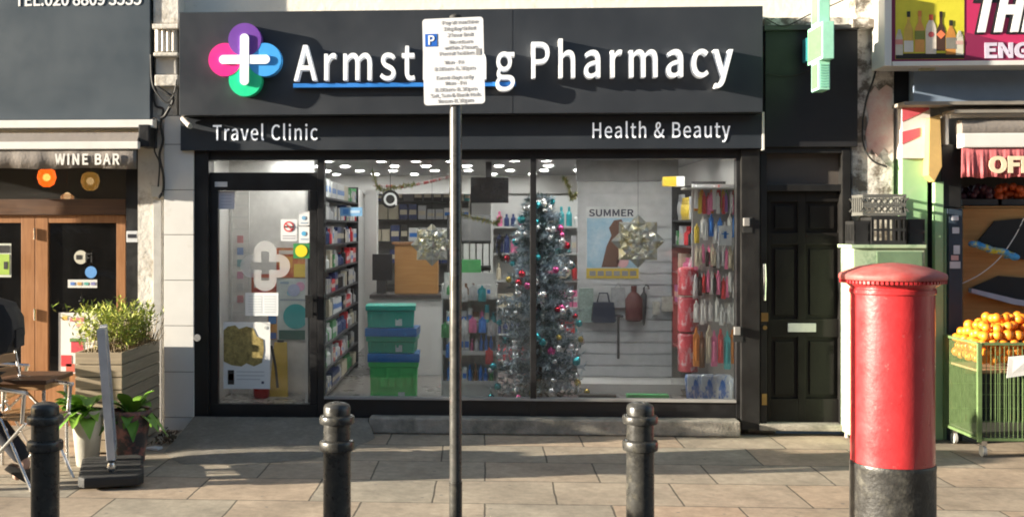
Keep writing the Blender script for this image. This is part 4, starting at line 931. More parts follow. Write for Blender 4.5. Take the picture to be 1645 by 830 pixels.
def poster(px0, py0, px1, py1, rgb, label, prints, Y=YD, rgb2=None):
    b = MB(); b.pbox(px0, py0, px1, py1, Y, .004)
    m_ = mat('poster_' + label.split()[0], rgb, .5, var=.12, scale=9, rgb2=rgb2, cover=.5, sharp=.1, scale2=7) if rgb2 else flat('poster_%d_%d' % (px0, py0), rgb)
    o = wsolo(b, 'wall_poster', m_, label, 'poster')
    for (a, c, d, e, col) in prints: addpart(o, 'poster_print', col, lambda q: q.pbox(a, c, d, e, Y - .003, .001))
    return o
poster(444, 398, 501, 446, (.5, .08, .06), 'red and orange picture poster on the wall behind the door', [(448, 412, 470, 430, (.7, .35, .1)), (472, 424, 500, 445, (.75, .55, .12)), (448, 402, 492, 408, (.7, .65, .6))], rgb2=(.6, .3, .12))
poster(404, 440, 444, 500, (.45, .05, .07), 'dark red poster behind the white cross on the door', [(408, 446, 440, 462, (.6, .55, .5)), (410, 470, 428, 492, (.7, .5, .15))], rgb2=(.5, .18, .1))
poster(446, 448, 501, 546, (.55, .62, .62), 'pale poster with a teal disc and dark foot behind the door', [(448, 530, 500, 545, (.02, .12, .1)), (450, 480, 496, 483, (.3, .35, .4)), (466, 504, 484, 506.5, (.6, .7, .7)), (468, 510, 482, 512, (.6, .7, .7)), (450, 452, 464, 456, (.3, .4, .5))])
o = bpy.context.scene.objects.get('wall_poster.002')
b = MB(); b.prism(disc_pts(*F(475, 508, YD - .004), .13, YD - .004, 28), (0, .001, 0)); b.build('teal_disc', flat('poster_teal', (.03, .38, .4)), o, world=False) if False else None
o = [x for x in bpy.data.objects if x.get('label', '').startswith('pale poster with a teal')][0]
for (px, py, r, col) in ((475, 508, .12, (.03, .36, .38)), (472, 466, .06, (.4, .45, .65)), (482, 460, .045, (.65, .35, .5)), (466, 470, .03, (.2, .5, .65))):
    b = MB(); b.prism(disc_pts(*F(px, py, YD - .004), r, YD - .004 - r * .01, 28), (0, .001, 0)); b.build('poster_disc', flat('disc_%d' % px, col), o)
poster(430, 505, 445, 545, (.6, .3, .08), 'narrow orange and blue poster left of the teal disc', [(431, 507, 444, 520, (.05, .2, .5)), (431, 534, 444, 544, (.08, .15, .4))])
for nm, px, col, lab in (('fire_extinguisher', 420, (.5, .02, .02), 'red fire extinguisher with a black hose on the floor behind the door'), ('yellow_floor_sign', 445, (.55, .38, .05), 'yellow folded floor sign leaning on the wall behind the door')):
    X = F(px, 640, .9)[0]
    t = thing(nm, lab, nm.replace('_', ' '), (X, .9, ZF))
    if nm[0] == 'f':
        part('cylinder', flat('extinguisher_red', col, rough=.3), lambda b: b.lathe([(.06, 0), (.075, .02), (.075, .38), (.05, .45), (.025, .48), (.025, .52)], (X, .9, ZF), 20), t, smooth=True)
        part('hose', 'cable', lambda b: b.tube([(X, .9, ZF + .5), (X + .1, .88, ZF + .48), (X + .14, .86, ZF + .3), (X + .16, .86, ZF + .1)], .012), t, smooth=True)
        part('lever', 'shelf', lambda b: b.box(X - .05, X + .05, .885, .915, ZF + .521, ZF + .54), t)
    else:
        part('board', flat('floor_sign_yellow', col), lambda b: b.prism([(X - .09, .97, ZF), (X + .09, .97, ZF), (X + .06, 1.08, ZF + .5), (X - .06, 1.08, ZF + .5)], (0, .02, 0)), t)
        part('handle', 'shelf', lambda b: b.box(X - .03, X + .03, 1.075, 1.1, ZF + .501, ZF + .52), t)

# ================================================================== ON THE SHOP GLASS (flat vinyl and paper)
YV = .0155
def fr_ring():
    t = thing('frosted_cross', 'frosted four lobed cross decal in the middle of the glass door', 'decal', (*F(426, 466, YV)[:1], YV, F(426, 466, YV)[1]))
    b = MB(); cx, cz = F(426, 427, YV)
    fm = mat('frosted_vinyl', (.62, .62, .62), .6, var=.04); fm.node_tree.nodes['Principled BSDF'].inputs['Alpha'].default_value = .5
    lob = .118; n = 28; out = []
    def radial(th, s, off):   # union of four discs: distance along the ray
        best = 0
        for a in (0, math.pi / 2, math.pi, 3 * math.pi / 2):
            c = off * math.cos(th - a); q = s * s - (off * math.sin(th - a)) ** 2
            if q >= 0: best = max(best, c + math.sqrt(q))
        return best
    N = 96
    def inner(th):
        c, s_ = abs(math.cos(th)), abs(math.sin(th)); L, w = .125, .034
        # plus shaped hole
        best = 0
        for (hx, hz) in ((L, w), (w, L)): best = max(best, min(hx / max(c, 1e-6), hz / max(s_, 1e-6)))
        return best
    o_ = [b.bm.verts.new((cx + radial(2 * math.pi * i / N, .1, .115) * math.cos(2 * math.pi * i / N), YV, cz + radial(2 * math.pi * i / N, .1, .115) * math.sin(2 * math.pi * i / N))) for i in range(N)]
    i_ = [b.bm.verts.new((cx + inner(2 * math.pi * i / N) * math.cos(2 * math.pi * i / N), YV, cz + inner(2 * math.pi * i / N) * math.sin(2 * math.pi * i / N))) for i in range(N)]
    for i in range(N): b.bm.faces.new((o_[i], o_[(i + 1) % N], i_[(i + 1) % N], i_[i]))
    b.build('vinyl', fm, t)
fr_ring()
def decal(name, rect, rgb, label, cat, prints=()):
    b = MB(); b.pbox(*rect, YV, .002)
    o = wsolo(b, name, flat('decal_%d_%d' % rect[:2], rgb, var=.05), label, cat)
    for kind, a, col in prints:
        if kind == 'r': addpart(o, 'print', col, lambda q: q.pbox(*a, YV - .002, .001))
        elif kind == 'd':
            addpart(o, 'print', col, lambda q: q.prism(disc_pts(*F(a[0], a[1], YV), a[2], YV - .003 - a[3] * .001, 24), (0, .0008, 0)))
        elif kind == 't': addpart(o, 'lettering', col, lambda q: ptext(q, *a, YV - .003, .001, .01))
    return o
P_ = (.72, .73, .74)
decal('door_notice', (351, 307, 377, 336), (.6, .6, .68), 'lilac white paper notice in the top left corner of the glass door', 'notice', [('r', (355 + 0, 313 + i * 5, 372, 314.5 + i * 5), (.45, .45, .55)) for i in range(4)])
b = MB(); b.pbox(345, 292, 365, 300, -.019, .003); wsolo(b, 'door_label', flat('door_label_white', (.65, .65, .66)), 'small white label on the black top rail of the glass door', 'label')
o = decal('no_smoking_sign', (451, 352, 477, 387), P_, 'white no smoking notice with a red ring on the glass door', 'notice', [('d', (464, 364, .045, 0), (.6, .04, .04)), ('d', (464, 364, .033, 1), (.7, .7, .7)), ('r', (456, 363, 472, 365.5), (.05, .05, .05)), ('r', (454, 378, 474, 379.5), (.35, .35, .4)), ('r', (454, 382, 474, 383.5), (.35, .35, .4))])
o.children[2].location.y -= .003
b = MB(); q = F(464, 364, YV); b.box(q[0] - .036, q[0] + .036, YV - .006, YV - .0052, q[1] - .005, q[1] + .005, rot=(0, R(45), 0)); b.build('print', flat('print_153_10_10', (.6, .04, .04)), o)
decal('door_sticker', (480, 339, 497, 362), P_, 'upper white sticker with a blue dot at the right edge of the door glass', 'sticker', [('d', (488, 350, .018, 0), (.2, .4, .6)), ('r', (483, 357, 494, 359), (.3, .4, .5))])
decal('door_sticker', (480, 364, 497, 390), P_, 'lower white sticker with a blue drop below the first on the door glass', 'sticker', [('d', (488, 375, .02, 0), (.1, .4, .65)), ('r', (483, 383, 494, 385), (.3, .4, .5))])
decal('push_sticker', (471, 391, 497, 415), (.03, .22, .06), 'green sticker with a yellow disc on the door glass', 'sticker', [('d', (484, 403, .052, 0), (.75, .6, .02)), ('r', (477, 400, 491, 402), (.4, .1, .02)), ('r', (478, 405, 490, 407), (.4, .1, .02))])
decal('opening_hours_sheet', (394, 470, 447, 507), (.75, .77, .78), 'white sheet of pale print below the frosted cross', 'notice', [('r', (399, 475 + i * 4.2, 420, 476.4 + i * 4.2), (.55, .6, .62)) for i in range(7)] + [('r', (424, 475 + i * 4.2, 442, 476.4 + i * 4.2), (.55, .6, .62)) for i in range(7)])
gp = mat('golden_food_picture', (.42, .33, .12), .5, var=.5, scale=26, rgb2=(.16, .12, .035), cover=.5, sharp=.22, scale2=16)
o = decal('door_poster', (359, 517, 434, 624), (.74, .74, .72), 'white poster with a golden brown picture low on the glass door', 'poster', [('r', (366, 594, 376, 617), (.04, .035, .03)), ('r', (367, 600, 375, 610), (.3, .15, .08)), ('r', (380, 596, 425, 597.5), (.5, .5, .5)), ('r', (380, 602, 425, 603.5), (.5, .5, .5)), ('r', (380, 608, 418, 609.5), (.5, .5, .5)), ('r', (420, 612, 424, 616), (.05, .05, .1)), ('d', (427, 526, .014, 0), (.5, .52, .5))])
b = MB(); b.prism([(F(px, py, YV)[0], YV - .003, F(px, py, YV)[1]) for px, py in ((359.5, 530), (366, 524), (378, 522), (384, 528), (396, 524), (407, 527), (413, 540), (423, 545), (424, 562), (421, 582), (408, 588), (396, 583), (388, 588), (372, 586), (359.5, 580))], (0, .001, 0)); b.build('picture', gp, o)
decal('window_sticker', (546, 333, 582, 347), (.2, .42, .68), 'pale blue strip sticker at the top left of the shop window', 'sticker', [('r', (551, 336, 560, 344), (.08, .25, .6)), ('r', (563, 338, 578, 342), (.5, .65, .8))])
# ================================================================== OFF LICENCE (right)
ol = thing('off_licence_building', 'off licence shop building with pale green pilaster and open fruit front', 'building', (F(1560, 700, 0)[0], 0, 0))
XO = 9.5
part('upper_wall', 'cream', lambda b: b.box(xb + .01, XO, .3, .6, 2.3, 7), ol)
part('slate_panel', 'slateblue', lambda b: (b.box(F(1468, 130, -.06)[0], XO, -.06, .29, F(1550, 163, -.06)[1], F(1550, 96, -.06)[1] + .3)), ol)
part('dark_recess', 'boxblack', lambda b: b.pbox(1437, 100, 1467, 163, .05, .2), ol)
part('pilaster', 'green', lambda b: b.pbox(1449.5, 255, 1490, 700, -.10, .35), ol, bevel=.004)
sp = part('striped_panel', flat('stripe_white', (.7, .66, .64), rough=.6), lambda b: b.pbox(1449, 168, 1494, 254.3, -.12, .3), ol)
redst = flat('stripe_red', (.6, .1, .13), rough=.6)
for pts in (((1449, 168), (1490, 168), (1493, 176), (1449, 196)), ((1449, 212), (1478, 205), (1478, 219), (1449, 232))):
    part('red_stripe', redst, lambda b: b.prism([(F(px, py, -.122)[0], -.123, F(px, py, -.122)[1]) for px, py in pts], (0, .002, 0)), sp)
part('timber_bracket', flat('yellow_timber', (.5, .33, .12), rough=.7), lambda b: b.prism([(F(px, py, -.2)[0], -.22, F(px, py, -.2)[1]) for px, py in ((1492, 190), (1509, 185), (1512, 268), (1500, 292), (1490, 282))], (0, .12, 0)), ol, bevel=.004)
part('shutter_box', 'black2', lambda b: b.pbox(1512, 232, 1545, 334, -.16, .3), ol, bevel=.01)
part('green_post', 'green', lambda b: (b.pbox(1502, 292, 1516, 715, -.17, .06), b.pbox(1517, 335, 1524, 715, -.15, .06)), ol, bevel=.004)
part('gap_panel', 'boxblack', lambda b: b.pbox(1490, 292, 1512, 712, .02, .1), ol)
bp = part('blue_post', flat('dark_blue_post', (.025, .04, .06), rough=.5), lambda b: b.pbox(1524.5, 335, 1546, 725, -.2, .14), ol, bevel=.004)
for i, (a, c, d, e) in enumerate(((1529, 346, 1540, 354), (1530, 365, 1541, 375), (1532, 394, 1542, 408), (1528, 410, 1540, 418), (1526, 420, 1543, 431))):
    part('post_sticker', flat('post_sticker_%d' % (i == 3), (.5, .32, .32) if i == 3 else (.5, .52, .56)), lambda b: b.pbox(a, c, d, e, -.204, .003), bp)
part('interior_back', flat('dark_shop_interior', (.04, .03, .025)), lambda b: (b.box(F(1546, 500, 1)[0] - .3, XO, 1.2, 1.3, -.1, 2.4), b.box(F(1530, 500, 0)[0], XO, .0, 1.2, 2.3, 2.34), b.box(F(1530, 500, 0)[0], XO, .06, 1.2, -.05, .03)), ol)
part('canopy_edge', flat('dirty_canopy', (.22, .2, .17), rough=.8), lambda b: (b.box(F(1450, 168, -.3)[0], XO, -.34, -.061, F(1550, 169, -.3)[1], F(1550, 163.5, -.3)[1]), b.box(F(1530, 177, -.3)[0], XO, -.33, -.1, F(1550, 182, -.3)[1], F(1550, 177, -.3)[1])), ol)
part('white_frame', 'alu', lambda b: (b.pbox(1519, 184, 1524, 232, -.2, .1), b.box(F(1524, 186, -.2)[0], XO, -.24, -.2, F(1550, 190, -.2)[1], F(1550, 184, -.2)[1])), ol)
# sign
YO = -.36
os_ = thing('shop_sign', 'magenta shop sign with a yellow picture of spirit bottles and white italic letters', 'sign', (F(1540, 104, YO)[0], YO, F(1540, 106, YO)[1]))
part('frame', 'alu', lambda b: (b.pbox(1421, -60, 1432.5, 106, YO - .02, .3), b.box(F(1432.5, 101, YO)[0], XO, YO - .02, -.065, F(1540, 106, YO)[1], F(1540, 98.5, YO)[1])), os_, bevel=.004)
part('panel', 'magenta', lambda b: b.box(F(1432.5, 50, YO)[0] + .001, XO, YO, -.065, F(1540, 98, YO)[1], F(1540, -60, YO)[1]), os_)
def wav(b):
    top = [(1550, 52), (1575, 58), (1605, 66), (1645, 74), (1760, 86)]
    pts = [(F(px, py, YO)[0], YO - .003, F(px, py, YO)[1]) for px, py in [(1437, 98)] + [(1437, 95.8), (1550, 95.8)] + top + [(1760, 98)]]
    b.prism(pts, (0, .002, 0))
part('plum_wave', 'winepurple', wav, os_)
part('plum_edge', 'winepurple', lambda b: b.pbox(1433, -60, 1438, 98, YO - .002, .0015), os_)
yp = part('bottle_picture', mat('picture_yellow', (.62, .56, .04), .45, var=.12, scale=5), lambda b: b.pbox(1438.5, -40, 1549, 95, YO - .004, .002), os_)
def mm(c): return flat('bottle_print_%d_%d_%d' % tuple(int(x * 99) for x in c), c, rough=.4)
part('shelf_print', mm((.02, .015, .01)), lambda b: b.pbox(1439, 86, 1549, 94.5, YO - .006, .001), yp)
def bottle_print(cx, w, sh, top, bot, body, neck, label=None, lw=None, cap=None):
    def q(b, pts, dy): b.prism([(F(px, py, YO)[0], YO - dy, F(px, py, YO)[1]) for px, py in pts], (0, .0008, 0))
    n = w * .32
    part('bottle_print', mm(body), lambda b: q(b, [(cx - w, bot), (cx + w, bot), (cx + w, sh + 8), (cx + w * .8, sh), (cx + n, sh - 8), (cx + n, top + 8), (cx - n, top + 8), (cx - n, sh - 8), (cx - w * .8, sh), (cx - w, sh + 8)], .0072), yp)
    part('bottle_cap_print', mm(neck), lambda b: q(b, [(cx - n * 1.15, top + 9), (cx + n * 1.15, top + 9), (cx + n * 1.15, top), (cx - n * 1.15, top)], .0086), yp)
    if label:
        l, y0, y1 = label
        part('bottle_label_print', mm(l), lambda b: q(b, [(cx - w, y1), (cx + w, y1), (cx + w, y0), (cx - w, y0)], .0086), yp)
bottle_print(1444, 6, 58, 48, 89, (.55, .5, .4), (.5, .45, .35), ((.6, .25, .2), 64, 72))
bottle_print(1459, 7.5, 45, 19, 85, (.6, .4, .08), (.03, .03, .02), ((.65, .62, .55), 66, 84))
bottle_print(1477, 8, 44, 18, 84, (.62, .3, .08), (.6, .22, .05), ((.2, .22, .05), 50, 64))
bottle_print(1495, 8.5, 40, 24, 87, (.7, .62, .52), (.6, .1, .05), None)
part('bottle_label_print', mm((.55, .1, .1)), lambda b: b.prism(disc_pts(*F(1495, 56, YO), .022, YO - .0088, 18), (0, .0008, 0)), yp)
bottle_print(1511, 7, 46, 19, 82, (.06, .03, .02), (.03, .02, .02), None)
part('bottle_label_print', mm((.7, .18, .08)), lambda b: b.prism(disc_pts(*F(1511, 56, YO), .036, YO - .0088, 4), (0, .0008, 0)), yp)
bottle_print(1527, 8, 52, 33, 88, (.5, .22, .05), (.03, .03, .02), ((.2, .19, .16), 61, 79))
bottle_print(1541, 6, 58, 50, 89, (.58, .55, .45), (.5, .48, .4), ((.55, .35, .3), 66, 72))
blk = flat('sign_letter_black', (.015, .012, .015), rough=.5)
for dx, dy, yy, m_ in ((-5, 2, .005, blk), (0, 0, .012, 'white')):
    part('lettering', m_, lambda b: ptext(b, 'THE', 1568 + dx, 1688 + dx, -22 + dy, 47 + dy, YO - yy, .006, .05 if dx == 0 else .07, .28), os_)
part('lettering', flat('lilac_letter', (.62, .56, .68), rough=.4), lambda b: ptext(b, 'ENG', 1582, 1655, 67, 92, YO - .008, .004, .045), os_)
# flood lamp below the sign
t = thing('sign_lamp', 'small dark lamp fitting under the magenta sign', 'lamp', (F(1508, 112, -.2)[0], -.2, F(1508, 114, -.2)[1]))
part('lamp_body', 'cable', lambda b: b.pbox(1490, 104.8, 1528, 109, -.26, .1), t, bevel=.006)
part('lamp_glass', flat('lamp_pale', (.4, .38, .25)), lambda b: b.pbox(1480, 109.3, 1502, 113, -.25, .06), t)
# red awning
YR = -.3
ra = thing('awning', 'rolled awning with a dull red valance reading OFF', 'awning', (F(1600, 285, YR)[0], YR, F(1600, 285, YR)[1]))
part('roll', 'canvas', lambda b: b.lathe([(.075, F(1546, 205, YR)[0]), (.075, XO)], (0, YR + .07, F(1600, 206, YR)[1]), 18, 'X'), ra, smooth=True)
part('front_bar', 'alu', lambda b: b.box(F(1545, 225, YR)[0], XO, YR - .02, YR + .1, F(1600, 237, YR)[1], F(1600, 214, YR)[1]), ra, bevel=.012)
def val2(b):
    X0, X1 = F(1545, 256, YR)[0], F(1700, 256, YR)[0]; zt, zb = F(1600, 238, YR)[1], F(1600, 285, YR)[1]; n = 70; g_ = []
    for j in range(5): g_.append([b.bm.verts.new((X0 + (X1 - X0) * i / n, YR + .0 + (j / 4) * (.012 * math.sin(i * .7) + .008 * math.sin(i * 1.9 + 1)), zt + (zb - zt) * j / 4 + (.006 * math.sin(i * .35) if j == 4 else 0))) for i in range(n + 1)])
    for j in range(4):
        for i in range(n): b.bm.faces.new((g_[j][i], g_[j][i + 1], g_[j + 1][i + 1], g_[j + 1][i]))
o = part('valance', 'redawn', val2, ra, smooth=True); sm = o.modifiers.new('thickness', 'SOLIDIFY'); sm.thickness = .004
part('lettering', flat('valance_cream', (.72, .6, .42), rough=.8), lambda b: ptext(b, 'OFF', 1589, 1662, 249, 276, YR - .02, .006, .05), ra)
# plywood display with black trays
pw = thing('plywood_display', 'orange brown plywood display board with sloping black trays', 'display board', (F(1600, 560, .05)[0], .05, .03))
def board(b):
    hole = []
    b.pbox(1547, 335, 1700, 600, .07, .03)
part('board', 'ply', board, pw)
def slab(b, pts, t, Y): b.prism([(F(px, py, Y)[0], Y, F(px, py, Y)[1]) for px, py in pts], (0, t, 0))
blackcloth = flat('tray_black', (.012, .011, .012), rough=.6)
part('dark_opening', blackcloth, lambda b: (slab(b, ((1571, 388), (1598, 355), (1700, 345), (1700, 425), (1640, 416), (1600, 402)), .02, .045), slab(b, ((1561, 462), (1605, 443), (1700, 450), (1700, 492), (1625, 482)), .02, .045), slab(b, ((1592, 520), (1612, 514), (1700, 522), (1700, 560), (1600, 545)), .02, .045)), pw)
part('tray_lip', flat('tray_lip_blue_white', (.4, .42, .5)), lambda b: slab(b, ((1561, 463), (1632, 480), (1700, 490), (1700, 498), (1630, 489), (1561, 470)), .06, -.02), pw)
b = MB()
P = [(1562, 390), (1585, 399), (1612, 406), (1632, 416)]
for (a, c) in zip(P, P[1:]):
    for k in range(6):
        px = a[0] + (c[0] - a[0]) * k / 6; py = a[1] + (c[1] - a[1]) * k / 6
        X, Z = F(px, py, -.02); b.ball((X, -.02 + random.uniform(-.02, .02), Z + random.uniform(-.01, .01)), .035, 1.2, .8, .8, 8, 6)
wsolo(b, 'plastic_wrapping', mat('yellow_blue_plastic', (.62, .55, .05), .3, var=.2, rgb2=(.06, .3, .6), cover=.5, sharp=.04, scale2=9), 'bunched yellow and blue plastic along the upper tray edge', 'plastic sheet', smooth=True)
cable([(1546, 455), (1575, 440), (1605, 415), (1630, 380), (1645, 350)], -.04, .004, 'cord', 'thin white cord looped across the plywood display', m='alu', cat='cord')
# flower / fruit crates above the plywood
for i, (px, c, lab) in enumerate(((1565, (.12, .04, .06), 'dark crate of plums under the red valance'), (1622, (.6, .1, .02), 'crate of red orange fruit under the red valance'))):
    X, Z = F(px, 330, .25)
    t = thing('fruit_crate', lab, 'crate', (X, .25, Z))
    part('crate_body', 'shelf', lambda b: b.box(X - .16, X + .16, .1, .4, Z, Z + .05), t)
    def fruit(b):
        for k in range(60): b.ball((X + random.uniform(-.15, .15), .12 + random.uniform(0, .26), Z + .06 + random.uniform(0, .1)), .032, u=10, v=7)
    part('fruit', mat('fruit_%d' % i, c, .35, var=.3, scale=20), fruit, t, smooth=True)
part('crate_shelf', 'ply', lambda b: b.box(F(1547, 333, .1)[0], F(1700, 333, .1)[0], .08, .45, F(1600, 334, .1)[1], F(1600, 331, .1)[1]), ol)

# ---- green cabinet with milk crates
YC = -.38
gc = thing('green_cabinet', 'worn pale green utility cabinet behind the pillar box', 'cabinet', (F(1428, 690, YC)[0], YC, 0))
part('cabinet_body', 'greencab', lambda b: b.pbox(1371, 399, 1486, 703, YC, .32), gc, bevel=.01)
part('cabinet_lid', 'greencab', lambda b: b.pbox(1368, 393, 1489, 398.6, YC - .02, .36), gc, bevel=.006)
part('front_door', mat('cabinet_dark_green', (.12, .19, .11), .6, var=.2), lambda b: b.pbox(1409, 404, 1482, 690, YC - .008, .007), gc, bevel=.003)
def crate(name, label, px0, px1, py0, py1, Y, depth, m, pattern):
    Xa, zb = F(px0, py1, Y); Xb = F(px1, py1, Y)[0]; zt = F((px0 + px1) / 2, py0, Y)[1]
    w = (Xb - Xa); h = zt - zb
    t = thing(name, label, 'milk crate', ((Xa + Xb) / 2, Y + depth / 2, zb), 0, 'plastic crates on the cabinet')
    b = MB(); tk = .012
    for (x0, x1, y0, y1) in ((-w / 2, w / 2, -depth / 2, -depth / 2 + tk), (-w / 2, w / 2, depth / 2 - tk, depth / 2)):
        b.box(x0, x1, y0, y1, h * .88, h); b.box(x0, x1, y0, y1, 0, h * .14); b.box(x0, x1, y0 + .001, y1 - .001, h * .48, h * .56)
        if pattern == 'cross':
            n = 7
            for i in range(n):
                c = -w / 2 + (i + .5) * w / n
                b.box(c - .005, c + .005, y0 + .002, y1 - .002, h * .1, h * .92, rot=(0, R(38), 0)); b.box(c - .005, c + .005, y0 + .002, y1 - .002, h * .1, h * .92, rot=(0, R(-38), 0))
        else:
            for i in range(7): c = -w / 2 + .012 + i * (w - .024) / 6; b.box(c - .009, c + .009, y0 + .002, y1 - .002, .01, h - .01)
    for s in (-1, 1):
        x0 = s * (w / 2 - tk / 2)
        b.box(x0 - tk / 2, x0 + tk / 2, -depth / 2 + tk, depth / 2 - tk, h * .86, h - .002); b.box(x0 - tk / 2, x0 + tk / 2, -depth / 2 + tk, depth / 2 - tk, .002, h * .16)
        for i in range(6): c = -depth / 2 + tk + i * (depth - 2 * tk) / 5; b.box(x0 - tk / 2 + .001, x0 + tk / 2 - .001, c - .01, c + .01, .01, h - .01)
    b.build('crate_wall', m, t, world=False)
    b = MB()
    for i in range(5): c = -w / 2 + .02 + i * (w - .04) / 4; b.box(c - .008, c + .008, -depth / 2 + .013, depth / 2 - .013, .004, .014)
    b.build('crate_base', m, t, world=False)
    return t
gcr = mat('grey_crate_plastic', (.11, .11, .10), .5, var=.2); bcr = mat('black_crate_plastic', (.02, .02, .02), .45, var=.3)
crate('milk_crate', 'black crate with upright bars in the middle of the green cabinet', 1400, 1456, 347, 393, YC, .26, bcr, 'bars')
crate('milk_crate', 'grey crate with diagonal mesh stacked on the black barred crate', 1386, 1456, 312, 346.5, YC, .27, gcr, 'cross')
crate('milk_crate', 'small black crate at the right end of the green cabinet', 1459, 1486, 352, 393, YC + .03, .22, bcr, 'bars')
crate('milk_crate', 'small black crate at the left end of the green cabinet under the grey mesh crate', 1372, 1397, 355, 393, YC + .02, .22, bcr, 'bars')
# ---- drain pipe left of the green cabinet
b = MB(); X, Z = F(1361, 470, -.1); b.lathe([(.02, -.02), (.02, Z)], (X, -.1, 0), 16); wsolo(b, 'drain_pipe', 'pipe', 'off white drain pipe beside the panelled door', 'pipe', smooth=True)

# ---- orange trolley
cx_, cy_ = G(1573, 735, 0); 
W, DP, HT, ZB = 1.05, .62, .80, .12
tx = cx_ + W / 2; ty = cy_ + DP / 2
tr = thing('wire_trolley', 'green wire trolley heaped with oranges outside the off licence', 'trolley', (tx, ty, 0))
ztr = F(1600, 551, ty - DP / 2)[1]
def fr_(b):
    for sx in (-1, 1):
        for sy in (-1, 1): b.box(sx * W / 2 - .014, sx * W / 2 + .014, sy * DP / 2 - .014, sy * DP / 2 + .014, ZB, ztr)
    for z in (ZB + .01, ztr - .014):
        for sy in (-1, 1): b.box(-W / 2 + .014, W / 2 - .014, sy * DP / 2 - .01, sy * DP / 2 + .01, z, z + .02)
        for sx in (-1, 1): b.box(sx * W / 2 - .01, sx * W / 2 + .01, -DP / 2 + .014, DP / 2 - .014, z, z + .02)
b = MB(); fr_(b); b.box(-.02, .02, -DP / 2 - .004, -DP / 2 + .012, ZB + .03, ztr - .014); b.build('frame', 'cagegreen', tr, world=False)
for nm, sy in (('front', -1), ('back', 1)):
    b = MB(); n = 32
    for i in range(n): x = -W / 2 + .02 + i * (W - .04) / (n - 1); b.cyl((x, sy * DP / 2, ZB + .02), .0024, ztr - ZB - .04, 5)
    for k in range(3): z = ZB + .15 + k * .2; b.box(-W / 2 + .014, W / 2 - .014, sy * DP / 2 + .003, sy * DP / 2 + .007, z, z + .005)
    b.build('mesh_side', 'cagegreen', tr, world=False)
for sx in (-1, 1):
    b = MB(); n = 26
    for i in range(n): y = -DP / 2 + .02 + i * (DP - .04) / (n - 1); b.cyl((sx * W / 2, y, ZB + .02), .0028, ztr - ZB - .04, 5)
    b.build('mesh_end', 'cagegreen', tr, world=False)
b = MB(); b.box(-W / 2 + .012, W / 2 - .012, -DP / 2 + .012, DP / 2 - .012, ZB + .035, ZB + .045); b.build('base_panel', flat('cage_dark_base', (.06, .06, .045)), tr, world=False)
b = MB(); b.box(-W / 2 + .012, W / 2 - .012, -DP / 2 + .012, DP / 2 - .012, ztr - .22, ztr - .205); b.build('shelf_panel', 'card', tr, world=False)
for sx in (-1, 1):
    for sy in (-1, 1):
        b = MB(); b.cyl((sx * (W / 2 - .05) - .012, sy * (DP / 2 - .05), .045), .045, .024, 18, 'X'); w_ = b.build('castor', flat('castor_grey', (.4, .4, .38)), tr, world=False, smooth=True)
        b = MB(); b.box(sx * (W / 2 - .05) - .02, sx * (W / 2 - .05) + .02, sy * (DP / 2 - .05) - .02, sy * (DP / 2 - .05) + .02, .085, ZB); b.build('castor_fork', 'steel', w_, world=False)
# oranges: packed layers, heaped
b = MB(); b.ball((0, 0, 0), .038, 1, 1, .95, 16, 10); o = b.build('orange', 'orange', smooth=True); ome = o.data; bpy.data.objects.remove(o)
no_ = 0
for lay in range(6):
    z = ztr - .125 + lay * .058
    ins = 0 if lay < 4 else .05 + (lay - 4) * .08
    nx = int((W - .07 - 2 * ins) / .077); ny = int((DP - .07 - 2 * ins) / .077)
    for i in range(nx):
        for j in range(ny):
            if lay < 3 and not (j == 0 or i == 0): continue
            x = -W / 2 + .045 + ins + i * .077 + (lay % 2) * .03 + random.uniform(-.01, .01); y = -DP / 2 + .045 + ins + j * .077 + random.uniform(-.01, .01)
            if x > W / 2 - .03: continue
            if lay >= 4 and random.random() < .12: continue
            if tx + x > 4.75 and lay < 2: continue
            o = bpy.data.objects.new('orange', ome); COL.objects.link(o); o.location = (tx + x, ty + y, z + random.uniform(-.008, .012)); o.rotation_euler = (random.random() * 3, random.random() * 3, 0)
            s_ = random.uniform(.88, 1.08); o.scale = (s_,) * 3
            tag(o, 'orange heaped in the green wire trolley', 'orange', 'oranges in the trolley'); no_ += 1
b = MB(); X0, X1 = F(1616, 590, ty - DP / 2 - .02)[0], F(1660, 590, ty - DP / 2 - .02)[0]; Zt, Zb_ = F(1630, 568, ty - DP / 2)[1], F(1630, 606, ty - DP / 2)[1]
b.prism([(X0 + .02, ty - DP / 2 - .022, Zt - .02), (X1, ty - DP / 2 - .03, Zt), (X1, ty - DP / 2 - .022, Zb_ + .03), (X0, ty - DP / 2 - .03, Zb_)], (0, .003, 0))
wsolo(b, 'price_card', flat('price_card_white', (.7, .69, .66)), 'blank side of a tilted white price card on the front of the trolley', 'card')

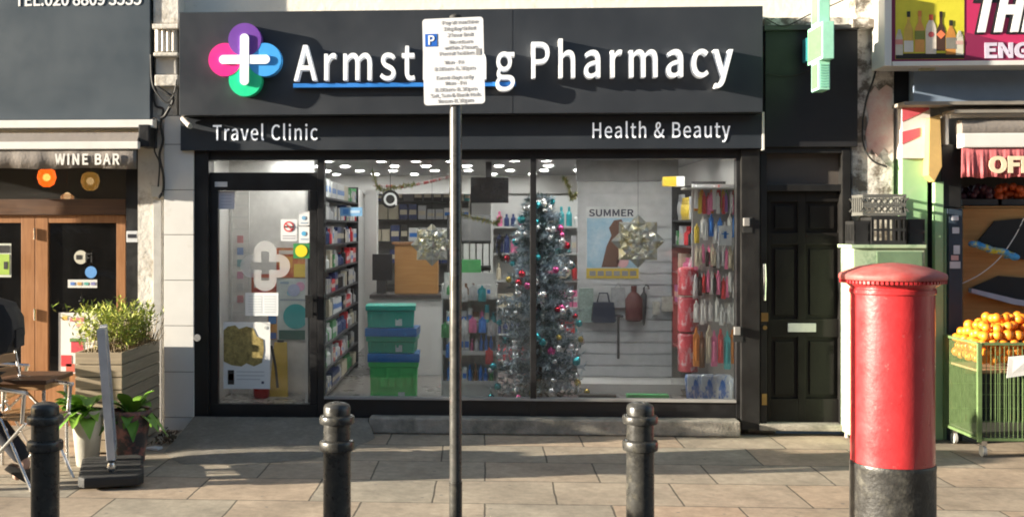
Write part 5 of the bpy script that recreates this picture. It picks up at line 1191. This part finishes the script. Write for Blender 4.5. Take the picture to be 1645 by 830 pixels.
# ================================================================== STREET FURNITURE
# pillar box
KR = .94
px_, py_ = D(1433.5, 285)
pb = thing('pillar_box', 'red cylindrical pillar box with a black base on the pavement', 'post box', (px_, py_, 0))
b = MB(); b.lathe([(.242, 0), (.242, .375), (.245, .385), (.240, .402), (.228, .403)], n=64); b.build('base', 'base', pb, world=False, smooth=True)
b = MB(); b.lathe([(.236, .404), (.236, 1.345), (.244, 1.352), (.244, 1.372), (.238, 1.378), (.238, 1.385), (.252, 1.395), (.278, 1.418), (.280, 1.424)], n=64); b.build('body', 'red', pb, world=False, smooth=True)
b = MB(); b.lathe([(.282, 1.4245), (.299, 1.428), (.303, 1.436), (.303, 1.452), (.296, 1.462), (.25, 1.48), (.19, 1.499), (.11, 1.513), (.03, 1.52), (.001, 1.521)], n=64); b.build('cap', 'redtop', pb, world=False, smooth=True)
b = MB()
for i in range(72):
    a = 2 * math.pi * i / 72; c, s_ = math.cos(a), math.sin(a)
    vs = b.box(-.0075, .0075, -.009, .009, 1.4085, 1.4245)
    for v in vs:
        x, y = v.co.x, v.co.y + .290; v.co.x, v.co.y = c * y - s_ * x, s_ * y + c * x
b.build('dentil_band', 'red', pb, world=False)
b = MB(); b.box(-.12, .12, .225, .243, 1.2, 1.25); b.build('posting_slot', 'cable', pb, world=False)
b = MB(); b.box(-.17, .17, .215, .2395, .5, 1.1); b.build('collection_door', 'red', pb, world=False, bevel=.003)
for _k in kids(pb):
    for _v in _k.data.vertices: _v.co.x *= KR; _v.co.y *= KR
# bollards
bol = thing('bollard', 'x', 'bollard', (0, 0, 0), 0, 'black bollards along the kerb')
b = MB(); b.lathe([(.068, 0), (.067, .62), (.069, .635)], n=40); b.build('shaft', 'bollard', bol, world=False, smooth=True)
b = MB(); b.lathe([(.07, .636), (.084, .64), (.086, .65), (.086, .675), (.083, .683), (.066, .69)], n=40); b.build('lower_ring', 'bollard', bol, world=False, smooth=True)
b = MB(); b.lathe([(.0655, .691), (.0655, .765)], n=40); b.build('neck', 'bollard', bol, world=False, smooth=True)
b = MB(); b.lathe([(.067, .766), (.084, .769), (.086, .776), (.086, .797), (.083, .804), (.067, .81)], n=40); b.build('upper_ring', 'bollard', bol, world=False, smooth=True)
b = MB(); b.lathe([(.066, .8105), (.066, .845), (.06, .858), (.045, .866), (.02, .872), (.001, .873)], n=40); b.build('cap', 'bollard', bol, world=False, smooth=True)
xy = [D(72.5, 330), D(541.5, 330), D(1028.5, 330)]
lab = ['black bollard at the left beside the chair and pots', 'black bollard in front of the shop ramp left of the pole', 'black bollard between the pole and the red pillar box']
step = Vector((xy[1][0] - xy[0][0], xy[1][1] - xy[0][1], 0))
bol.location = (*xy[0], 0)
bol['label'] = lab[0]
for i in (1, 2):
    o = copy_tree(bol); o.location = (*xy[i], 0); o['label'] = lab[i]
OFFB = ['next along the kerb out of frame to the left', 'second along the kerb out of frame to the left', 'third along the kerb out of frame to the left', 'fourth along the kerb out of frame to the left', 'fifth along the kerb out of frame to the left']
for k in range(1, 6):
    o = copy_tree(bol); o.location = (xy[0][0] - 1.45 * k, xy[0][1], 0); o['label'] = 'black bollard ' + OFFB[k - 1]
# parking sign on pole
qx, qy = D(732, 300)
pp = thing('parking_sign', 'tall dark pole with a white parking hours plate', 'parking sign', (qx, qy, 0))
b = MB(); b.lathe([(.0325, 0), (.0325, 2.825), (.03, 2.835)], n=28); b.build('pole', 'pole', pp, world=False, smooth=True)
b = MB(); b.lathe([(.035, 0), (.035, .352)], n=28); b.lathe([(.036, .352), (.036, .36)], n=28); b.build('shadow_sleeve', 'bollard', pp, world=False, smooth=True)  # black sleeve stands for the shadow on the pole's foot
b = MB(); b.lathe([(.0335, 2.836), (.0335, 2.848), (.02, 2.858)], n=24); b.build('pole_cap', 'rubber', pp, world=False, smooth=True)
b = MB()
for z in (2.5, 2.72): b.lathe([(.0326, z - .012), (.037, z - .012), (.037, z + .012), (.0326, z + .012)], n=24, cap=False)
b.build('clip', 'steel', pp, world=False)
pw_, ph = .325, .46; zc = 2.602
plate = MB(); hw, hh, rr = pw_ / 2, ph / 2, .018; yf = -.042
pts = []
for (sx, sz, a0) in ((1, 1, 0), (-1, 1, 90), (-1, -1, 180), (1, -1, 270)):
    for k in range(6): a = R(a0 + 18 * k); pts.append((sx * (hw - rr) + rr * math.cos(a), yf, sz * (hh - rr) + rr * math.sin(a)))
plate.prism(pts, (0, .003, 0))
pl_ = plate.build('sign_plate', 'signwhite', pp, world=False); pl_.location = (-.008, 0, zc); pl_.rotation_euler = (0, R(-1.3), R(-3))
def pchild(name, m, build):
    b = MB(); build(b); return b.build(name, m, pl_, world=False)
def sy(py): return hh - (py - 32) / 137 * ph      # photo row on the plate -> local z
def sx_(px): return -hw + (px - 682) / 97 * pw_
pchild('parking_symbol', 'pblue', lambda b: b.box(sx_(686), sx_(705), yf - .002, yf - .001, sy(76), sy(56)))
pchild('lettering', 'white', lambda b: add_text(b, 'P', sx_(691), sx_(701), sy(73), sy(58) - sy(73), yf - .004, .001, .02))
lines = [('Pay at machine', 713, 770, 42, 8), ('Display ticket', 716, 766, 52, 8), ('2 hour limit', 721, 762, 62, 8), ('No return', 724, 760, 73, 8), ('within 2 hours', 716, 768, 82, 8), ('Permit holders', 708, 763, 91, 8),
         ('Mon - Fri', 716, 745, 105, 8), ('8.00am-6.30pm', 699, 763, 115, 8), ('Event days only', 702, 760, 129, 8), ('Mon - Fri', 716, 748, 138, 8), ('8.00am-8.30pm', 699, 765, 148, 8), ('Sat, Sun & Bank Hols', 692, 771, 157, 8), ('Noon-8.30pm', 704, 759, 166, 8)]
pchild('lettering', 'ink', lambda b: [add_text(b, s, sx_(a), sx_(c), sy(y), .0195, yf - .0025, .001, .0) for s, a, c, y, h in lines])
pchild('holder_symbol', 'ink', lambda b: b.box(sx_(766.5), sx_(774), yf - .002, yf - .001, sy(92), sy(82)))

# ---- planter
PX0_, PX1_ = -3.10, -2.74; PY0, PY1 = -1.15, -.15; PT = .78
pt_ = thing('wooden_planter', 'tall weathered plank planter with feathery shrub outside the wine bar', 'planter', ((PX0_ + PX1_) / 2, PY0, 0))
def planks(b, side, far):
    n = 8 if side == 'front' else 8
    for i in range(n):
        z0 = .02 + i * (PT - .02) / n; z1 = z0 + (PT - .02) / n - .007
        if side == 'front':
            if far: b.box(PX0_ + .003, PX1_ - .003, PY1 - .022, PY1, z0, z1)
            else: b.box(PX0_, PX1_, PY0, PY0 + .022, z0, z1)
        elif far: b.box(PX0_ - .0015, PX0_ + .0215, PY0 + .023, PY1 - .023, z0, z1)
        else: b.box(PX1_ - .0215, PX1_ + .0015, PY0 + .023, PY1 - .023, z0, z1)
for q_ in (0, 1): part('end_boards', 'gridx', lambda b: planks(b, 'front', q_), pt_, bevel=.002)
for q_ in (0, 1): part('side_boards', 'grid', lambda b: planks(b, 'side', q_), pt_, bevel=.002)
part('soil', 'soil', lambda b: b.box(PX0_ + .024, PX1_ - .024, PY0 + .024, PY1 - .024, .03, PT - .05), pt_)
def blades(b, n, x0, x1, y0, y1, z, hmin, hmax, w, spread, twigs=0):
    for i in range(n):
        c = Vector((random.uniform(x0, x1), random.uniform(y0, y1), z)); h = random.uniform(hmin, hmax)
        ln = Vector((random.uniform(-1, 1), random.uniform(-1, 1), 0)) * spread * h
        mid = c + ln * .35 + Vector((0, 0, h * .6)); top = c + ln + Vector((0, 0, h))
        pts = [c, mid, top]
        for k in range(11):
            t = random.uniform(.3, 1); q = c.lerp(mid, t * 2) if t < .5 else mid.lerp(top, t * 2 - 1)
            d = Vector((random.uniform(-1, 1), random.uniform(-1, 1), random.uniform(-.2, 1))).normalized() * random.uniform(.035, .075)
            s_ = d.cross(Vector((random.random() - .5, random.random() - .5, 1))).normalized() * w
            b.poly([q, q + d * .5 - s_, q + d, q + d * .5 + s_])
sh = thing('feathery_shrub', 'feathery yellow green shrub growing in the plank planter', 'shrub', ((PX0_ + PX1_) / 2, -.75, PT - .05))
part('foliage', 'shrub', lambda b: blades(b, 330, PX0_ + .02, PX1_ + .03, PY0 + .02, PY1 - .25, PT - .04, .14, .40, .0075, .5), sh)
def twigs(b):
    for i in range(150):
        c = Vector((random.uniform(PX0_ + .03, PX1_ - .0), random.uniform(PY0 + .03, PY1 - .1), PT - .05)); h = random.uniform(.1, .3)
        b.tube([c, c + Vector((random.uniform(-.06, .08), random.uniform(-.08, .08), h))], .003, 4)
part('stems', 'shrub2', twigs, sh)
b = MB(); 
for i in range(140):
    c = Vector((random.uniform(PX1_ - .12, PX1_ - .01), random.uniform(PY0 + .3, PY1 - .03), PT - .04)); d = Vector((random.uniform(-.05, .07), random.uniform(-.05, .05), random.uniform(.06, .16)))
    s_ = Vector((.006, .004, 0)); b.poly([c - s_, c + s_, c + d])
wsolo(b, 'dry_grass_tuft', 'shrub2', 'low dry tuft at the back of the plank planter', 'plant')
# pots with broad leaves
def leafplant(name, label, c, n, L, lean, m='leaf'):
    b = MB()
    for i in range(n):
        a = 2 * math.pi * i / n + random.uniform(-.4, .4); ln = L * random.uniform(.7, 1.15); w = ln * random.uniform(.2, .27); up = random.uniform(.25, 1.0)
        d = Vector((math.cos(a), math.sin(a), 0)); d = (d + Vector(lean)).normalized(); s_ = Vector((-d.y, d.x, 0)); S_ = 7; prev = None
        for k in range(S_ + 1):
            t = k / S_; p = Vector(c) + d * ln * t * (1.05 - .4 * up) + Vector((0, 0, ln * (up * t * 1.1 - .85 * t * t * (.4 + (1 - up)))))
            ww = w * (math.sin(math.pi * min(1, max(0, (t - .15) / .85)) ** .8) if t > .15 else .06) + .004
            fold = Vector((0, 0, ww * .35))
            row = [b.bm.verts.new(p - s_ * ww + fold), b.bm.verts.new(p), b.bm.verts.new(p + s_ * ww + fold)]
            if prev: b.bm.faces.new((prev[0], prev[1], row[1], row[0])); b.bm.faces.new((prev[1], prev[2], row[2], row[1]))
            prev = row
    return wsolo(b, name, m, label, 'plant', smooth=True)
def pot(name, label, px0, px1, pytop, pybot, m):
    X, Y = G((px0 + px1) / 2, pybot - 5); d = -sn * X + cs * (Y - CAM.y); s_ = FPX / d
    r = (px1 - px0) / 2 / s_; h = CAM.z - (pytop - HZ) / s_; 
    t = thing(name, label, 'plant pot', (X, Y, 0))
    b = MB(); b.lathe([(r * .62, 0), (r * .68, .01), (r * .95, h * .8), (r, h - .03), (r * 1.04, h - .025), (r * 1.04, h), (r * .93, h), (r * .9, h - .05)], n=40, cap=False); b.poly([(r * .62 * math.cos(k * math.pi / 20), r * .62 * math.sin(k * math.pi / 20), .001) for k in range(40)]); b.build('pot_wall', m, t, world=False, smooth=True)
    b = MB(); b.cyl((0, 0, h - .08), r * .9, .035, 32); b.build('soil', 'soil', t, world=False)
    return X, Y, h
X, Y, h = pot('plant_pot', 'pale grey tapered plant pot beside the pavement sign', 115, 166, 657, 752, 'potgrey')
leafplant('leafy_plant', 'bright broad leaved plant drooping over the pale grey pot', (X - .03, Y, h - .05), 26, .27, (-.35, -.35, 0))
X, Y, h = pot('plant_pot', 'dark pot with rusty pink stains behind the pavement sign', 178, 242, 657, 747, 'potdark')
leafplant('leafy_plant', 'dark green broad leaved plant in the stained dark pot', (X, Y, h - .05), 26, .26, (.1, -.25, 0))
# crumpled litter and dry leaves at the foot of the pilaster
b = MB(); X, Y = G(270, 712); 
for i in range(70):
    c = Vector((X + random.gauss(0, .04), Y + random.gauss(0, .05), .01 + abs(random.gauss(0, .05)))); d = Vector((random.uniform(-.03, .03), random.uniform(-.03, .03), random.uniform(-.01, .04))); s_ = Vector((random.uniform(-.02, .02), .015, .01)); b.poly([c - s_, c + d, c + s_])
wsolo(b, 'dry_weed', mat('dry_weed_brown', (.11, .06, .035), .9, rgb2=(.06, .05, .03), island=1), 'brown dry weed at the foot of the left pilaster', 'weed')
b = MB(); X, Y = G(246, 722); b.prism([(X - .06, Y - .03, .004), (X + .05, Y - .05, .004), (X + .07, Y + .02, .004), (X, Y + .05, .004)], (0, 0, .02)); wsolo(b, 'paper_litter', flat('litter_white', (.55, .57, .6)), 'scrap of pale paper litter near the dry weed', 'litter', bevel=.006)
# pavement swing sign, almost edge on
X, Y = G(180, 768)
ps = thing('pavement_sign', 'swing pavement sign seen almost edge on with a black rubber base', 'pavement sign', (X, Y, 0), R(17.5))
b = MB(); b.prism([(-.17, -.36, .02), (.17, -.36, .02), (.21, -.3, .02), (.21, .3, .02), (.17, .36, .02), (-.17, .36, .02), (-.21, .3, .02), (-.21, -.3, .02)], (0, 0, .07)); b.build('rubber_base', 'rubber', ps, world=False, bevel=.02)
b = MB()
for s in (-.2, .2): b.lathe([(.022, -.03), (.032, .0), (.022, .03), (.032, .05), (.022, .075), (.03, .1)], (0, s, .12), 14)
b.build('spring', 'steel', ps, world=False, smooth=True)
pn = MB(); pn.box(-.018, .018, -.30, .30, 0, .80)
pn = pn.build('sign_panel', flat('sign_panel_pale', (.3, .33, .43), rough=.3), ps, world=False); pn.location = (0, 0, .2); pn.rotation_euler = (R(-2), R(-4.5), 0)
b = MB()
for y in (-.315, .315): b.box(-.026, .026, y - .02, y + .02, -.02, .84)
for z in (-.0, .81): b.box(-.0255, .0255, -.295, .295, z - .02, z + .02)
b.build('sign_frame', flat('dull_sign_frame', (.45, .45, .46), rough=.35), pn, world=False, bevel=.004)
# bistro table and chairs
def tubes(name, lists, r, m, t):
    b = MB()
    for l in lists: b.tube(l, r, 8)
    return b.build(name, m, t, world=False, smooth=True)
X, Y = G(95, 735)
Y = -1.75; X = (F(30, 600, Y)[0])
bt = thing('bistro_table', 'small dark wooden bistro table outside the wine bar', 'table', (X, Y, 0))
ztb = F(88, 603, Y)[1]
b = MB(); b.box(-.24, .3, -.25, .25, ztb - .03, ztb); b.build('tabletop', 'wood2', bt, world=False, bevel=.006)
b = MB(); b.box(-.22, .28, -.23, .23, ztb - .07, ztb - .031); b.build('apron', 'slatwood', bt, world=False)
for sx in (-.2, .26):
    for sy_ in (-.2, .2): tubes('leg', [[(sx, sy_, ztb - .071), (sx * 1.05, sy_ * 1.05, 0)]], .013, 'steel', bt)
def folding_chair(label, x, y, rz):
    t = thing('folding_chair', label, 'chair', (x, y, 0), rz)
    b = MB()
    for i in range(6): b.box(-.2, .2, -.2 + i * .07, -.145 + i * .07, .445, .46)
    b.build('seat', 'slatwood', t, world=False, bevel=.003)
    b = MB()
    for i in range(3): b.box(-.2, .2, .225 + i * .012, .24 + i * .012, .6 + i * .09, .66 + i * .09)
    b.build('backrest', 'slatwood', t, world=False, bevel=.003)
    for s in (-.21, .21):
        tubes('leg', [[(s, -.24, 0), (s, .0, .44), (s, .2, .6), (s, .27, .88)]], .011, 'steel', t)
        tubes('leg', [[(s * 1.05, .26, 0), (s * 1.05, -.2, .44)]], .011, 'steel', t)
        tubes('armrest', [[(s * 1.1, -.22, .64), (s * 1.1, .22, .67)], [(s * 1.1, -.18, .44), (s * 1.1, -.2, .64)]], .014, 'steel', t)
    return t
folding_chair('slatted folding chair with silver tube arms between the table and the left bollard', F(34, 700, -2.1)[0], -2.05, R(72))
folding_chair('slatted folding chair tucked behind the bistro table at the left edge', F(-20, 700, -1.2)[0], -1.15, R(95))

# ================================================================== PERSON at the left edge
def skinned(name, verts, edges, radii, m, parent, sub=2, root=0):
    me = bpy.data.meshes.new(name); me.from_pydata([Vector(v) for v in verts], edges, [])
    ob = bpy.data.objects.new(name, me); COL.objects.link(ob)
    sk = ob.modifiers.new('skin', 'SKIN'); ob.modifiers.new('sub', 'SUBSURF').levels = sub
    for i, r in enumerate(radii):
        me.skin_vertices[0].data[i].radius = r if isinstance(r, tuple) else (r, r); me.skin_vertices[0].data[i].use_root = (i == root)
    bpy.context.view_layer.update()
    res = bpy.data.meshes.new_from_object(ob.evaluated_get(bpy.context.evaluated_depsgraph_get()))
    bpy.data.objects.remove(ob)
    for p in res.polygons: p.use_smooth = True
    o = bpy.data.objects.new(name, res); COL.objects.link(o); res.materials.clear(); res.materials.append(M[m] if isinstance(m, str) else m)
    if parent: o.parent = parent
    return o
def chain(n, off=0): return [(off + i, off + i + 1) for i in range(n - 1)]
def person(label, loc, rz, coatm, bag):
    """walks towards local -X"""
    t = thing('person', label, 'person', loc, rz)
    V = [(0, 0, .95), (0, 0, 1.15), (-.01, 0, 1.36), (-.02, 0, 1.47), (-.05, 0, 1.55), (-.06, 0, 1.64), (-.055, 0, 1.72),   # 0-6 pelvis..head
         (0, -.1, .92), (-.17, -.1, .52), (-.24, -.1, .09), (-.38, -.1, .035),      # left leg forward 7-10
         (0, .1, .92), (.08, .1, .5), (.36, .1, .13), (.27, .1, .03),               # right leg back 11-14
         (0, -.19, 1.40), (.12, -.24, 1.14), (-.1, -.24, .98), (-.17, -.23, .96),   # arms 15-18
         (0, .19, 1.40), (.10, .24, 1.14), (-.12, .22, 1.0), (-.19, .21, .99)]      # 19-22
    E = [(0, 1), (1, 2), (2, 3), (3, 4), (4, 5), (5, 6), (0, 7), (7, 8), (8, 9), (9, 10), (0, 11), (11, 12), (12, 13), (13, 14), (2, 15), (15, 16), (16, 17), (17, 18), (2, 19), (19, 20), (20, 21), (21, 22)]
    Rr = [(.11, .15), (.1, .13), (.11, .16), .055, .06, (.095, .078), (.08, .07), .085, .055, .04, .035, .085, .055, .04, .035, .055, .04, .03, .035, .055, .04, .03, .035]
    skinned('body', V, E, Rr, 'skin', t)
    # fingers / face
    b = MB(); b.ball((-.155, 0, 1.635), .018, 1.2, .8, 1.2, 8, 6); 
    for s in (-.033, .033): b.ball((-.138, s, 1.665), .012, u=8, v=6)
    b.box(-.145, -.135, -.025, .025, 1.588, 1.596)
    b.build('face', 'skin', t, world=False, smooth=True)
    b = MB(); b.ball((-.035, 0, 1.69), .115, 1, .86, .92, 20, 14)
    for v in list(b.bm.verts):
        if v.co.x < -.11 and v.co.z < 1.72: v.co.x = -.1
    b.build('hair', 'hair', t, world=False, smooth=True)
    for s in (-1, 1):
        for k in range(4):
            y0 = s * .22 if s < 0 else .2; skinned('finger', [(-.19, y0 + (k - 1.5) * .016, .975), (-.225, y0 + (k - 1.5) * .017, .945), (-.215, y0 + (k - 1.5) * .017, .915)], [(0, 1), (1, 2)], [.009, .009, .007], 'skin', t, 1)
    # coat
    CV = [(0, 0, .86), (0, 0, 1.0), (0, 0, 1.2), (-.005, 0, 1.38), (-.02, 0, 1.48), (0, -.2, 1.40), (.13, -.25, 1.13), (-.11, -.24, .99), (0, .2, 1.40), (.11, .25, 1.13), (-.13, .22, 1.0), (0.0, 0, .74)]
    CE = [(11, 0), (0, 1), (1, 2), (2, 3), (3, 4), (3, 5), (5, 6), (6, 7), (3, 8), (8, 9), (9, 10)]
    CR = [(.17, .2), (.155, .185), (.15, .18), (.15, .19), .085, .08, .068, .058, .08, .068, .058, (.19, .21)]
    skinned('coat', CV, CE, CR, coatm, t)
    TV = [(0, 0, .93), (0, -.1, .9), (-.17, -.1, .52), (-.235, -.1, .11), (0, .1, .9), (.08, .1, .5), (.35, .1, .15)]
    skinned('trousers', TV, [(0, 1), (1, 2), (2, 3), (0, 4), (4, 5), (5, 6)], [(.13, .15), .105, .075, .065, .105, .075, .065], 'jeans', t)
    for (x, y, z, a) in ((-.31, -.1, .0, 0), (.33, .1, .03, R(32))):
        b = MB(); b.prism([(-.14, -.045, 0), (.13, -.045, 0), (.13, -.045, .09), (.05, -.045, .1), (-.05, -.045, .07), (-.13, -.045, .045)], (0, .09, 0))
        o = b.build('shoe', 'shoe', t, world=False, bevel=.02, smooth=True); o.location = (x, y, z); o.rotation_euler = (0, a, 0)
    if bag:
        b = MB(); b.prism([(.14, -.15, .86), (.30, -.13, .90), (.335, -.12, 1.0), (.33, -.13, 1.12), (.28, -.14, 1.22), (.15, -.15, 1.26)], (0, .28, 0))
        o = b.build('backpack', mat('black_rucksack', (.018, .018, .02), .75, var=.3, scale=14, bump=.3, bscale=50), None, world=False, bevel=.035, smooth=True)
        o.location = t.location; o.rotation_euler.z = rz; tag(o, 'black backpack on the back of the person at the left edge', 'backpack')
        b = MB(); b.box(.328, .345, -.09, .09, .93, 1.05); b.build('pocket', M['coat'], o, world=False, bevel=.006)
    return t
PXx, PYy = D(-52, 243)
person('person in a black coat and dark trousers walking out past the left edge', (PXx, PYy, 0), R(6), 'coat', True)

# ================================================================== VAN parked out of frame on the left (throws the kerbside shadow)
vn = thing('parked_van', 'dark van parked along the kerb out of frame to the left', 'van', (-8.2, -5.95, -.125))
vp = [(-2.3, .28), (-2.3, 1.5), (-2.2, 1.86), (1.95, 1.9), (2.25, 1.82), (2.9, 1.25), (3.45, 1.1), (3.6, .8), (3.6, .32)]
b = MB(); b.prism([(x, -.9, z) for x, z in vp], (0, 1.8, 0)); b.build('body', flat('van_paint', (.05, .06, .08), rough=.25), vn, world=False, bevel=.06, smooth=True)
b = MB(); b.prism([(2.36, -.78, 1.76), (2.92, -.78, 1.29), (2.9, -.78, 1.27), (2.34, -.78, 1.74)], (0, 1.56, 0)); b.build('windscreen', 'darkglass', vn, world=False)
for x in (-1.45, 2.6):
    for y in (-.93, .73):
        b = MB(); b.lathe([(.2, 0), (.31, .01), (.32, .03), (.32, .17), (.31, .19), (.2, .2)], (x, y, .32), 28, 'Y'); w_ = b.build('wheel', 'rubber', vn, world=False, smooth=True)
for y in (-.72, .52): b = MB(); b.box(3.57, 3.61, y, y + .2, .72, .88); b.build('headlight', 'steel', vn, world=False)
for y in (-.905, .9): b = MB(); b.box(1.2, 2.15, y, y + .006, 1.2, 1.7); b.build('side_window', 'darkglass', vn, world=False)
# ================================================================== CAMERA, LIGHT, WORLD
cam = bpy.data.cameras.new('camera'); co = bpy.data.objects.new('camera', cam); COL.objects.link(co)
co.location = CAM; co.rotation_euler = (R(90), 0, YAW)
cam.sensor_width = 36; cam.lens = 36 * FPX / 1645
cam.shift_x = (822.5 - PX0) / 1645; cam.shift_y = -(415 - HZ) / 1645
cam.clip_end = 1000; S.camera = co
sd_ = Vector((1, .2, -.205)).normalized()
sun = bpy.data.lights.new('sun', 'SUN'); so = bpy.data.objects.new('sun', sun); COL.objects.link(so)
so.rotation_euler = sd_.to_track_quat('-Z', 'Y').to_euler(); so.location = (-8, -6, 6)
sun.energy = 5; sun.angle = R(.5); sun.color = (1, .9, .74)
w = bpy.data.worlds.new('World'); S.world = w; w.use_nodes = True
sk = w.node_tree.nodes.new('ShaderNodeTexSky'); sk.sky_type = 'NISHITA'; sk.sun_disc = False
sk.sun_elevation = math.asin(-sd_.z); sk.sun_rotation = math.atan2(-sd_.x, -sd_.y) % (2 * math.pi)
sk.air_density = 1.0; sk.dust_density = 1.0
bg = w.node_tree.nodes['Background']; bg.inputs[1].default_value = .068
w.node_tree.links.new(sk.outputs[0], bg.inputs[0])
S.cycles.filter_width = 1.9
S.view_settings.view_transform = 'Standard'; S.view_settings.look = 'None'; S.view_settings.exposure = 1.95; S.view_settings.gamma = 1
